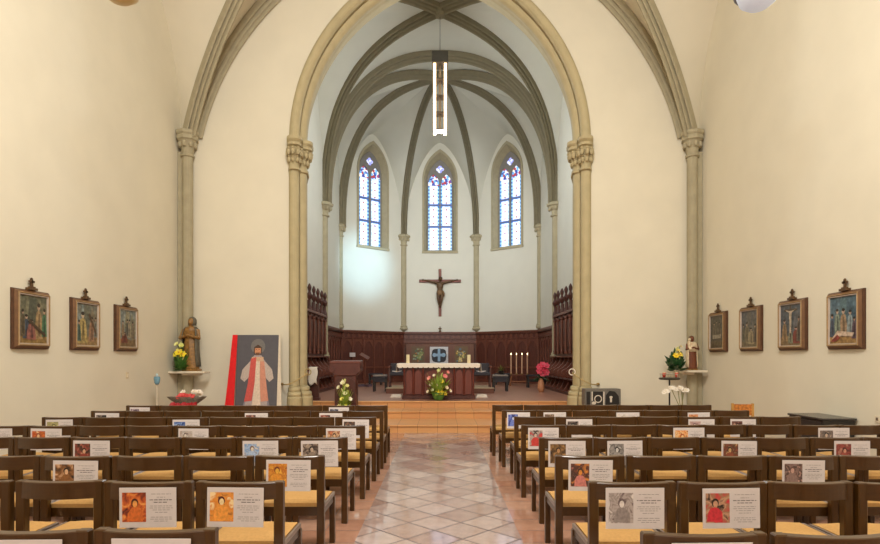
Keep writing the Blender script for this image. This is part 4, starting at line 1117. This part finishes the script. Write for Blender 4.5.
o, sh, pm, cols, ci = station(1, 9.14, 'framed crucifixion painting, second nearest the camera on the right wall', ['#565e66', '#4e5862', '#62666a', '#505a62'], '#8a6a3a', [(.2, .1, .55, .28, '#a07a4a', '#c8a080'), (.75, .05, .4, .35, '#9a3a2a', '#c89078'), (.88, .1, .6, .2, '#6a5a48', '#c09070'), (.5, .05, .35, .25, '#8a8a6a', '#c8a080')], 5)
sh([(.47, .2), (.53, .2), (.53, .98), (.47, .98)], '#5a4028'); sh([(.2, .84), (.8, .84), (.8, .89), (.2, .89)], '#5a4028'); sh([(.46, .3), (.54, .3), (.56, .8), (.75, .87), (.5, .84), (.25, .87), (.44, .8)], '#c8b090'); finish(o, pm, cols)
o, sh, pm, cols, ci = station(1, 10.41, 'dim framed painting, second from the chancel on the right wall', ['#5f6064', '#5a5c60', '#66645c', '#625f56'], '#7d6a44', [(.35, .1, .6, .35, '#8a7a54', '#b89878'), (.6, .08, .45, .4, '#a89468', '#c8a888'), (.85, .12, .5, .25, '#6a5a48', '#b09070'), (.15, .15, .5, .2, '#6f6a50', '#b09070')], 6)
finish(o, pm, cols)
o, sh, pm, cols, ci = station(1, 11.68, 'dark framed painting with pale figure on right wall closest to statue', ['#5e5848', '#565040', '#66604c', '#58523f'], '#6a5a3c', [(.3, .35, .45, .25, '#7a6a50', '#a88a6a'), (.7, .35, .45, .25, '#6a5e48', '#a88a6a'), (.5, .4, .45, .2, '#74684e', '#a88a6a')], 7)
sh([(.2, .28), (.8, .3), (.85, .42), (.5, .4), (.2, .42)], '#a89c80'); finish(o, pm, cols)

# ------------------------------------------------------------------ statues on their shelves
def shelf(sx, x0, x1, z, label):
    o = thing('wall_shelf', label, 'shelf', (sx*5.56, 12.7, z), )
    w = (x1-x0)
    MB().bx(-w/2, w/2, -.3, .02, -.05, 0).build('slab', M_MARBLE, o, bevel=.01)
    MB().bx(-w/2+.2, w/2-.2, -.1, .1, -.1, -.05).build('bracket', M_MARBLE, o, bevel=.01)
    return o
shelf(-1, 0, .80, 1.24, 'white marble shelf under the gilded statue in the left corner')
shelf(1, 0, .62, 1.26, 'white marble shelf under the statue in the right corner')
def statue(loc, H, label, robe, mantle, child=False, lean=0.):
    o = thing('statue', label, 'statue', loc)
    k = H/1.2
    MB().bx(-.17*k, .17*k, -.14*k, .14*k, 0, .05*k).build('base', M_GILT, o, bevel=.01)
    S = lambda *p: tuple(q*k for q in p)
    b = MB()
    b.lathe([(r*k, z*k) for r, z in ((.17, .05), (.17, .12), (.16, .3), (.15, .5), (.14, .62), (.125, .72), (.15, .84), (.165, .92), (.13, .985), (.06, 1.0))], (0, 0, 0), 26, sy=.75, fold=.06, nf=9)
    b.tube([S(0, 0, .96), S(0, -.01, 1.04)], [.055*k, .045*k], 10)
    b.ell(S(lean, -.015, 1.105), S(.07, .08, .098)); b.ell(S(lean, -.095, 1.1), S(.014, .02, .024), 6, 4); b.ell(S(lean, -.075, 1.055), S(.03, .02, .012), 6, 4)
    for q in (-1, 1):
        b.ell(S(lean+q*.028, -.08, 1.12), S(.012, .012, .008), 6, 4)
        b.tube([S(q*.14, 0, .93), S(q*.2, -.04, .74), S(q*.07, -.15, .78)], [.06*k, .055*k, .035*k], 10)
        b.ell(S(q*.035, -.165, .8), S(.035, .025, .03), 8, 5)
        for f in range(4): b.tube([S(q*.03, -.175, .785+.012*f), S(-q*.01, -.185, .795+.014*f)], .008*k, 5)
    def sway(m): m.v = [(x+SW*k*math.sin(z/(1.2*k)*PI), y, z) for x, y, z in m.v]
    SW = -.035 if not child else .0
    sway(b)
    b.build('figure', robe, o, remesh=.012*k)
    m = MB(); rows = []      # mantle over the back and shoulders, open in front
    for z, r in ((.1, .2), (.3, .2), (.5, .195), (.7, .19), (.85, .19), (.95, .165), (1.0, .12)):
        rows.append([(k*r*math.sin(a*PI/14)*(1+.05*math.sin(a*2.2+z*5)), k*r*.85*math.cos(a*PI/14), z*k) for a in range(-10, 11)])
    m.grid(rows); sway(m); mm = m.build('mantle', mantle, o, smooth=True); sd = mm.modifiers.new('t', 'SOLIDIFY'); sd.thickness = .02*k
    h = MB().lathe([(.085*k, 1.03*k), (.095*k, 1.1*k), (.09*k, 1.16*k), (.06*k, 1.21*k), (.02*k, 1.225*k)], (lean*k, .025*k, 0), 14, fold=.04)
    h.build('veil' if not child else 'hair', mantle if not child else mat('statue_hair', '#5a3a22', .6, .2, 20), o, smooth=True)
    if child:
        c = MB(); c.ell(S(-.13, -.1, .93), S(.065, .06, .11)); c.ell(S(-.13, -.12, 1.08), S(.05, .052, .06)); c.ell(S(-.13, -.17, 1.075), S(.01, .014, .014), 6, 4)
        c.tube([S(-.1, -.12, .97), S(-.03, -.16, .95)], [.028*k, .018*k], 8); c.tube([S(-.16, -.12, .97), S(-.22, -.15, 1.0)], [.028*k, .018*k], 8)
        c.tube([S(-.12, -.12, .84), S(-.08, -.18, .74)], [.036*k, .022*k], 8); c.tube([S(-.15, -.12, .84), S(-.14, -.19, .72)], [.036*k, .022*k], 8)
        c.build('held_child', M_CREAM, o, remesh=.01*k)
        t = MB().lathe([(.165*k, .66*k), (.172*k, .84*k), (.18*k, .92*k), (.14*k, .99*k), (.065*k, 1.005*k)], (0, -.004, 0), 22, sy=.8, fold=.05, nf=8); t.build('tunic', M_CREAM, o, smooth=True)
    return o
statue((P(191.5, 0, 12.55)[0], 12.57, 1.24), 1.18, 'gilded robed statue standing on the marble shelf in the left corner', M_GILT, M_MANTLE)
statue((P(693, 0, 12.5)[0], 12.56, 1.26), .75, 'brown-robed statue holding a child on the shelf in the right corner', M_BROWNROBE, M_CREAM, True)
YF = [(-.3, .9, '#d8d890', '#d8c860', .10, 'lily'), (.3, .85, '#ccd078', '#d8c860', .10, 'lily'), (0, .66, '#f0d428', '#d8a030', .13, 'star'), (-.35, .6, '#f2dc40', '#d8a030', .12, 'star'), (.4, .6, '#e8d030', '#d8a030', .12, 'star')]
bouquet('flower_arrangement', 'yellow flowers with dark leaves beside the gilded statue, left corner', (P(180, 0, 12.4)[0], 12.44, 1.24), .32, .68, YF, M_LEAF, 90, None, .04, seed=12, lw=.07)
YF2 = [(0, .8, '#d8c86a', '#d8a030', .07, 'lily'), (-.2, .62, '#f0cc28', '#d8a030', .10, 'star'), (.25, .66, '#ecd050', '#d8a030', .09, 'star'), (.3, .95, '#c8b888', '#b8a060', .06, 'lily')]
bouquet('flower_arrangement', 'yellow flowers with broad leaves beside the statue, right corner', (P(676.5, 0, 12.4)[0], 12.42, 1.26), .42, .56, YF2, M_LEAFD, 46, None, .03, seed=14, lw=.16)

# ------------------------------------------------------------------ large picture leaning on the front wall
M_GREY = mat('grey_canvas', '#56545a', .7, .06, 10)
bp = thing('large_picture', 'large grey picture of a light-robed figure leaning by the pier', 'painting', (P(257.8, 0, 12.7)[0], 12.55, .16))
bp.rotation_euler = (math.radians(-6), 0, 0)
W2 = .475; HH = 1.90
MB().bx(-W2, W2, 0, .035, 0, HH).build('canvas', M_GREY, bp, bevel=.004)
pm = MB(); cols = []
def s2(pts, c, lv):
    if c not in cols: cols.append(c)
    flat(pm, pts, -.001-.0007*lv, cols.index(c))
s2(disc(0, 1.64, .16, .17, 24), '#6f6c6a', 0)
s2([(-.42, .05), (-.3, .3), (-.2, .7), (-.16, 1.2), (.16, 1.2), (.2, .7), (.3, .3), (.42, .05)], '#7f7a86', 1)
s2([(-.3, .04), (-.2, .7), (-.17, 1.3), (-.08, 1.44), (.08, 1.44), (.17, 1.3), (.2, .7), (.28, .04)], '#a89a98', 2)
s2([(-.17, 1.3), (-.33, 1.12), (-.37, .92), (-.28, .84), (-.18, .95), (-.13, 1.2)], '#b9aaa0', 3)
s2([(.17, 1.3), (.33, 1.12), (.37, .92), (.28, .84), (.18, .95), (.13, 1.2)], '#b9aaa0', 4)
s2([(-.13, 1.4), (.13, 1.4), (.15, 1.1), (.1, .95), (-.1, .95), (-.15, 1.1)], '#c8a486', 5)
s2([(-.15, 1.36), (-.03, 1.4), (-.04, .9), (-.1, .42), (-.27, .4), (-.2, .8)], '#c4514a', 6)
s2([(.06, 1.3), (.15, 1.3), (.22, .75), (.27, .42), (.1, .4), (.06, .8)], '#c98a72', 7)
s2([(-.03, 1.3), (.05, 1.3), (.07, .8), (.1, .3), (-.1, .3), (-.05, .8)], '#d6c4b0', 8)
s2(disc(0, 1.55, .075, .1, 18), '#c98a62', 9)
s2([(-.09, 1.5), (-.085, 1.62), (0, 1.68), (.085, 1.62), (.09, 1.5), (.07, 1.44), (.065, 1.6), (-.065, 1.6), (-.07, 1.44)], '#4a3222', 10)
s2([(-.05, 1.5), (.05, 1.5), (.03, 1.44), (-.03, 1.44)], '#6a4228', 11)
for q in (-1, 1): s2(disc(q*.03, 1.57, .012, .007, 8), '#2c2018', 12)
pm.build('picture', [paint(c) for c in cols], bp)
rc = MB(); rc.add([(-W2-.10, -.01, HH), (-W2+.01, -.012, HH), (-W2-.02, -.012, 0), (-W2-.24, -.02, 0), (-W2-.19, -.03, .5), (-W2-.14, -.022, 1.2)], [(0, 1, 2, 3, 4, 5)])
o = rc.build('red_drape', mat('red_cloth', '#d81318', .8, .08, 20), bp); q_ = o.modifiers.new('t', 'SOLIDIFY'); q_.thickness = .01
rc = MB(); rc.add([(W2-.01, -.012, HH), (W2+.02, -.01, HH), (W2+.11, -.02, 0), (W2-.01, -.012, 0)], [(0, 1, 2, 3)])
o = rc.build('white_drape', mat('pale_cloth', '#d8ccb8', .85, .05, 20), bp); q_ = o.modifiers.new('t', 'SOLIDIFY'); q_.thickness = .01
ez = thing('low_stand', 'low wooden block under the large grey picture', 'stand', (bp.location.x, 12.6, 0))
MB().bx(-.42, .42, -.16, .16, .10, .155).build('top', M_CHAIR, ez, bevel=.006)
for q in (-1, 1): MB().bx(q*.36-.03, q*.36+.03, -.14, .14, 0, .10).build('leg', M_CHAIR, ez)

# rope cords between the wall and the piers
for sx in (-1, 1):
    s_ = 'left' if sx < 0 else 'right'
    o = thing('rope_barrier', 'tan rope hooked between the front wall and the %s pier' % s_, 'rope', (sx*3.62, 12.985, .93))
    MB().lathe([(.035, -.02), (.04, 0), (.03, .03)], (0, -.02, 0), 10).build('wall_hook', M_BRASS, o)
    pts = [(-sx*.60*t, -.04-.27*math.sin(PI*t), .26*t-.09*math.sin(PI*t)) for t in [i/14 for i in range(15)]]
    MB().tube(pts, .014, 7).build('rope', M_ROPE, o, smooth=True)
    MB().tube([(-sx*.60+.07*math.cos(a*PI/8), -.04, .28+.07*math.sin(a*PI/8)) for a in range(17)], .012, 7).build('end_ring', M_CLOTH if sx > 0 else M_ROPE, o)

# black and white display box on the right
db = thing('display_box', 'grey box with black and white front panels on the right of the pier', 'display box', (P(603, 0, 12.3)[0], 12.3, 0))
MB().bx(-.39, .39, 0, .3, .04, .86).build('case', paint('#6a655d'), db, bevel=.01)
for q in (-1, 1): MB().bx(q*.3-.04, q*.3+.04, .02, .28, 0, .04).build('foot', M_BLACK, db)
d1_ = MB(); d1_.bx(-.22, -.0, -.008, .002, .42, .80); d1_.prism([(.05, .42), (.36, .42), (.34, .7), (.26, .8), (.14, .82), (.06, .72)], -.008, .002); d1_.bx(-.36, -.28, -.006, .002, .42, .8)
d1_.build('black_panels', paint('#15120f'), db)
d2_ = MB(); d2_.bx(.0, .03, -.012, -.006, .45, .8); d2_.bx(-.25, -.225, -.012, -.006, .6, .8)
for cx2, cz2, r2_ in ((-.11, .64, .075),): d2_.tube([(cx2+r2_*math.cos(a*PI/7), -.012, cz2+r2_*math.sin(a*PI/7)) for a in range(0, 15)], .012, 6)
for cx2, cz2, r2_ in ((-.2, .55, .05), (.17, .68, .035), (-.3, .44, .06), (-.12, .44, .06), (.12, .44, .07), (.3, .45, .05)): d2_.ell((cx2, -.012, cz2), (r2_, .006, r2_*.7), 12, 5)
d2_.bx(.15, .19, -.014, -.006, .57, .7)
d2_.build('white_shapes', paint('#c9c0b2'), db)

# votive stand and orchid on the right
vs_ = thing('votive_stand', 'black metal votive stand with flat tray below the right statue', 'votive stand', (P(669.5, 0, 11.7)[0], 11.7, 0))
MB().tube([(0, 0, .03), (0, 0, 1.08)], .018, 8).build('pole', M_BLACK, vs_)
MB().lathe([(.2, 0), (.2, .02), (.04, .05)], seg=16).build('base', M_BLACK, vs_)
tr = MB().lathe([(.19, 1.08), (.21, 1.10), (.21, 1.12), (.19, 1.125)], seg=20); tr.build('tray', mat('tray_metal', '#4b4a40', .4, .1, 9, metal=.5), vs_)
rg = MB()
for a in range(0, 17): pass
rg.tube([(.19*math.cos(a*PI/8), .19*math.sin(a*PI/8), 1.2) for a in range(17)], .008, 6)
for a in range(6): rg.tube([(.19*math.cos(a*PI/3), .19*math.sin(a*PI/3), 1.12), (.19*math.cos(a*PI/3), .19*math.sin(a*PI/3), 1.2)], .006, 5)
rg.build('rail', mat('rail_grey', '#b5ab98', .4, .1, 9, metal=.4), vs_)
for i, dx in enumerate((-.12, .14)):
    g = thing('votive_light', 'red votive glass on the %s side of the black votive stand' % ('left', 'right')[i], 'votive candle', (vs_.location.x+dx, 11.68, 1.125), group='red votive glasses')
    MB().lathe([(.028, .004), (.034, .05), (.036, .1)], seg=12).build('glass', mat('red_glass', '#c84a3a', .2, .1, 8), g, smooth=True)
    MB().lathe([(.024, .1), (.024, .112)], seg=10).build('wax', M_CANDLE, g)
orc = thing('orchid', 'white orchid on bent stems in front of the votive stand', 'orchid', (P(682, 0, 11.3)[0], 11.35, 0))
MB().lathe([(.1, 0), (.13, .22), (.14, .25)], seg=14).build('pot', M_CLOTH, orc, smooth=False)
stm = MB()
for q, hx in ((-1, -.34), (-.35, -.12), (.4, .1)):
    stm.tube([(0, 0, .2), (q*.05, 0, .6), (hx*.6, -.02, .92), (hx, -.03, .88)], .008, 6)
for i in range(6):
    a = i*PI/3; leaf_blade(stm, (0, 0, .24), (math.cos(a), math.sin(a), .6), .25, .07)
stm.tube([(.04, 0, .2), (.03, .02, .86)], .012, 6)
stm.build('stem', mat('orchid_stem', '#8d8a5a', .6, .2, 9), orc)
rr = random.Random(4)
for i in range(13):
    t = i/12; flower(orc, 'star', '#eee4d6', '#e0c890', (-.36+.46*t, -.05, .86+.07*math.sin(t*PI)+rr.uniform(-.03, .03)), .055, (rr.uniform(-.4, .4), -1, .4))

# patterned small chair and black cabinet on the right
wcz = thing('wooden_chair', 'small pale wooden chair with orange patterned back beyond the right block', 'chair', (P(742.5, 0, 9.6)[0], 9.6, 0), rotz=-.15)
M_PINE = mat('pine', '#b98a44', .5, .12, 8)
for q in (-1, 1):
    MB().bx(q*.16-.018, q*.16+.018, -.018, .018, 0, .76).build('leg', M_PINE, wcz); MB().bx(q*.16-.018, q*.16+.018, .28, .316, 0, .36).build('leg', M_PINE, wcz)
MB().bx(-.18, .18, -.02, .32, .36, .39).build('seat', M_PINE, wcz, bevel=.006)
MB().bx(-.15, .15, -.012, .012, .56, .745).build('backrest', mat('orange_weave', '#b8702c', .7, .5, 30), wcz)
cb = thing('cabinet', 'low black cabinet standing against the right wall', 'cabinet', (5.68, 8.45, 0))
MB().bx(-.23, .23, -.39, .39, .03, .64).build('body', M_BLACK, cb, bevel=.008)
MB().bx(-.245, .25, -.41, .41, .64, .67).build('top', mat('black_top', '#3a3634', .25, .1, 10), cb, bevel=.006)
MB().bx(-.245, -.23, -.37, .37, .06, .61).build('door', mat('cabinet_door', '#242020', .4, .1, 8), cb)
for a in (-1, 1):
    for b2 in (-1, 1): MB().bx(a*.19-.02, a*.19+.02, b2*.35-.02, b2*.35+.02, 0, .03).build('foot', M_BLACK, cb)
so = thing('wall_socket', 'white power socket low on the right wall', 'socket', (XW, P(878, 0, 7.69)[1], .70), rotz=-PI/2)
MB().bx(-.045, .045, -.012, 0, -.045, .045).build('plate', paint('#d8ccb4'), so); MB().bx(-.02, .02, -.015, -.01, -.02, .02).build('insert', paint('#6a5a48'), so)
sw = thing('wall_switch', 'small white switch on the left wall below the framed pictures', 'switch', (-XW, 10.76, 1.2), rotz=PI/2)
MB().bx(-.04, .04, -.012, 0, -.06, .06).build('plate', paint('#cdbf9e'), sw); MB().bx(-.02, .02, -.017, -.01, -.03, .03).build('rocker', paint('#e0d6c0'), sw)

# left: candle stand and flower bowl
cs = thing('candle_stand', 'thin white stand with blue glass light near the left wall', 'candle stand', (P(157, 0, 11.3)[0], 11.3, 0))
MB().lathe([(.13, 0), (.13, .02), (.02, .04), (.013, .06), (.013, .98), (.04, 1.0)], seg=12).build('pole', mat('white_metal', '#cfc4ae', .4, .05, 9), cs)
MB().lathe([(.03, 1.0), (.05, 1.04), (.06, 1.13), (.05, 1.16)], seg=12).build('glass', mat('blue_glass', '#6a94a8', .2, .15, 8), cs, smooth=True)
MB().ell((0, 0, 1.19), (.025, .025, .035), 8, 6).build('cap', mat('pale_glass', '#b8ccd0', .3, .05, 8), cs)
fb = thing('flower_bowl', 'shallow dark basket of red and white flowers below the left statue', 'flowers', (P(187, 0, 11.6)[0], 11.6, .50))
MB().lathe([(.14, 0), (.2, .08), (.36, .2), (.4, .24), (.37, .24), (.2, .12)], seg=22, sy=.5, fold=.03, nf=11).build('basket', mat('grey_basket', '#7a7468', .7, .4, 30), fb)
rr = random.Random(21)
for i in range(12): flower(fb, 'star', '#e9ddd0', '#e6d8a0', ((rr.uniform(.16, .34) if i > 2 else rr.uniform(-.08, .0)), -.1+rr.uniform(-.05, .1), .27+rr.uniform(0, .08)), .06, (rr.uniform(-.5, .5), -.8, .7))
for i in range(12): flower(fb, 'star', '#d84a48', '#e88080', (rr.uniform(-.12, .2), -.16, .25+rr.uniform(-.02, .04)), .05, (rr.uniform(-.5, .5), -.9, .5))
for i in range(14): flower(fb, 'star', '#b01c28', '#c04040', (-.24+.48*i/13, -.14-.04*math.sin(i), .075+.02*math.sin(i*2.1)), .06, (rr.uniform(-.5, .5), -.9, .4))
tb_ = thing('side_table', 'small dark table carrying the flower basket under the left statue', 'table', (fb.location.x, 11.62, 0))
MB().bx(-.3, .3, -.2, .2, .46, .50).build('tabletop', M_CHAIR, tb_, bevel=.006)
for a in (-1, 1):
    for b2 in (-1, 1): MB().bx(a*.26-.02, a*.26+.02, b2*.16-.02, b2*.16+.02, 0, .46).build('leg', M_CHAIR, tb_)

# ------------------------------------------------------------------ lamps of the nave
def nave_lamp(x, y, z, label, rim, bowl, power):
    o = thing('hanging_lamp', label, 'lamp', (x, y, z), group='nave pendant lamps')
    MB().lathe([(.01, 0), (.09, .012), (.15, .06), (.175, .13), (.18, .18)], seg=24).build('bowl', bowl, o, smooth=True)
    MB().lathe([(.182, .12), (.195, .13), (.195, .17), (.182, .18)], seg=24).build('rim', rim, o)
    MB().lathe([(.18, .2), (.1, .26), (.03, .3)], seg=20).build('shade_top', rim, o)
    MB().tube([(0, 0, .3), (0, 0, 10.6-z)], .008, 6).build('cable', M_BLACK, o)
    L = bpy.data.lights.new('nave_lamp', 'POINT'); L.energy = power; L.color = (1, .94, .84); L.shadow_soft_size = .25
    l = bpy.data.objects.new('nave_lamp', L); C.objects.link(l); l.location = (x, y, z+.75)
nave_lamp(2.81, 5.0, 4.62, 'pale glass hanging lamp at the top right corner of the view', mat('dark_rim', '#6f7684', .4, .1, 8), emit('cool_glass', '#c9d3e2', .35), 230)
nave_lamp(-2.83, 5.0, 4.68, 'brass-rimmed hanging lamp at the top left of the view', mat('olive_rim', '#9a854c', .4, .1, 8), mat('amber_glass', '#cdb77c', .3, .1, 8), 230)

def area(name, loc, target, size, power, col, spread=None):
    L = bpy.data.lights.new(name, 'AREA'); L.energy = power; L.color = col; L.size = size; L.shape = 'DISK'
    l = bpy.data.objects.new(name, L); C.objects.link(l); l.location = loc
    l.rotation_euler = (Vector(target)-Vector(loc)).to_track_quat('-Z', 'Y').to_euler()
    return l
# unseen area lights added high in the nave to brighten walls and chairs
area('nave_fill', (0, 2.5, 9.8), (0, 9, 3), 2.2, 760, (1, .96, .89))
area('nave_fill_rear', (0, -4.5, 9.8), (0, -2, 0), 2.2, 300, (1, .96, .89))
# choir: unseen spots added behind the chancel arch to brighten the apse
for sx, col in ((1, (.86, .95, 1)), (-1, (.95, .97, 1))):
    L = bpy.data.lights.new('choir_fill', 'SPOT'); L.energy = 850; L.color = col; L.spot_size = math.radians(62); L.spot_blend = .9; L.shadow_soft_size = .35
    l = bpy.data.objects.new('choir_fill', L); C.objects.link(l); l.location = (sx*2.9, 14.3, 6.2)
    l.rotation_euler = (Vector((-sx*.8, 23.5, 6.4))-Vector(l.location)).to_track_quat('-Z', 'Y').to_euler()
L = bpy.data.lights.new('choir_pendant', 'POINT'); L.energy = 430; L.color = (.84, .93, 1); L.shadow_soft_size = .2
l = bpy.data.objects.new('choir_pendant', L); C.objects.link(l); l.location = (0, 16.9, 7.95)
sp = bpy.data.lights.new('choir_daylight_spot', 'SPOT'); sp.energy = 4600; sp.color = (.42, .76, 1); sp.spot_size = math.radians(19); sp.spot_blend = 1.; sp.shadow_soft_size = .3  # unseen spot added for the blue daylight glow on the left apse wall
l = bpy.data.objects.new('choir_daylight_spot', sp); C.objects.link(l); l.location = (3.6, 15.6, 7.6)
l.rotation_euler = (Vector((-3.15, 23.9, 5.5))-Vector(l.location)).to_track_quat('-Z', 'Y').to_euler()

w = bpy.data.worlds.new('world'); bpy.context.scene.world = w; w.use_nodes = True
w.node_tree.nodes['Background'].inputs['Color'].default_value = (.8, .88, 1, 1); w.node_tree.nodes['Background'].inputs['Strength'].default_value = .3

cam = bpy.data.cameras.new('camera'); co = bpy.data.objects.new('camera', cam); C.objects.link(co)
co.location = (0, 0, CAMH); co.rotation_euler = (PI/2, 0, 0)
cam.sensor_width = 36; cam.sensor_fit = 'HORIZONTAL'; cam.lens = F/880*36; cam.shift_y = 86/880; cam.clip_start = .05
sc = bpy.context.scene; sc.camera = co
sc.view_settings.view_transform = 'Standard'; sc.view_settings.look = 'None'; sc.view_settings.gamma = 1; sc.view_settings.exposure = -.05
sc.cycles.max_bounces = 10; sc.cycles.diffuse_bounces = 6; sc.cycles.sample_clamp_indirect = 8
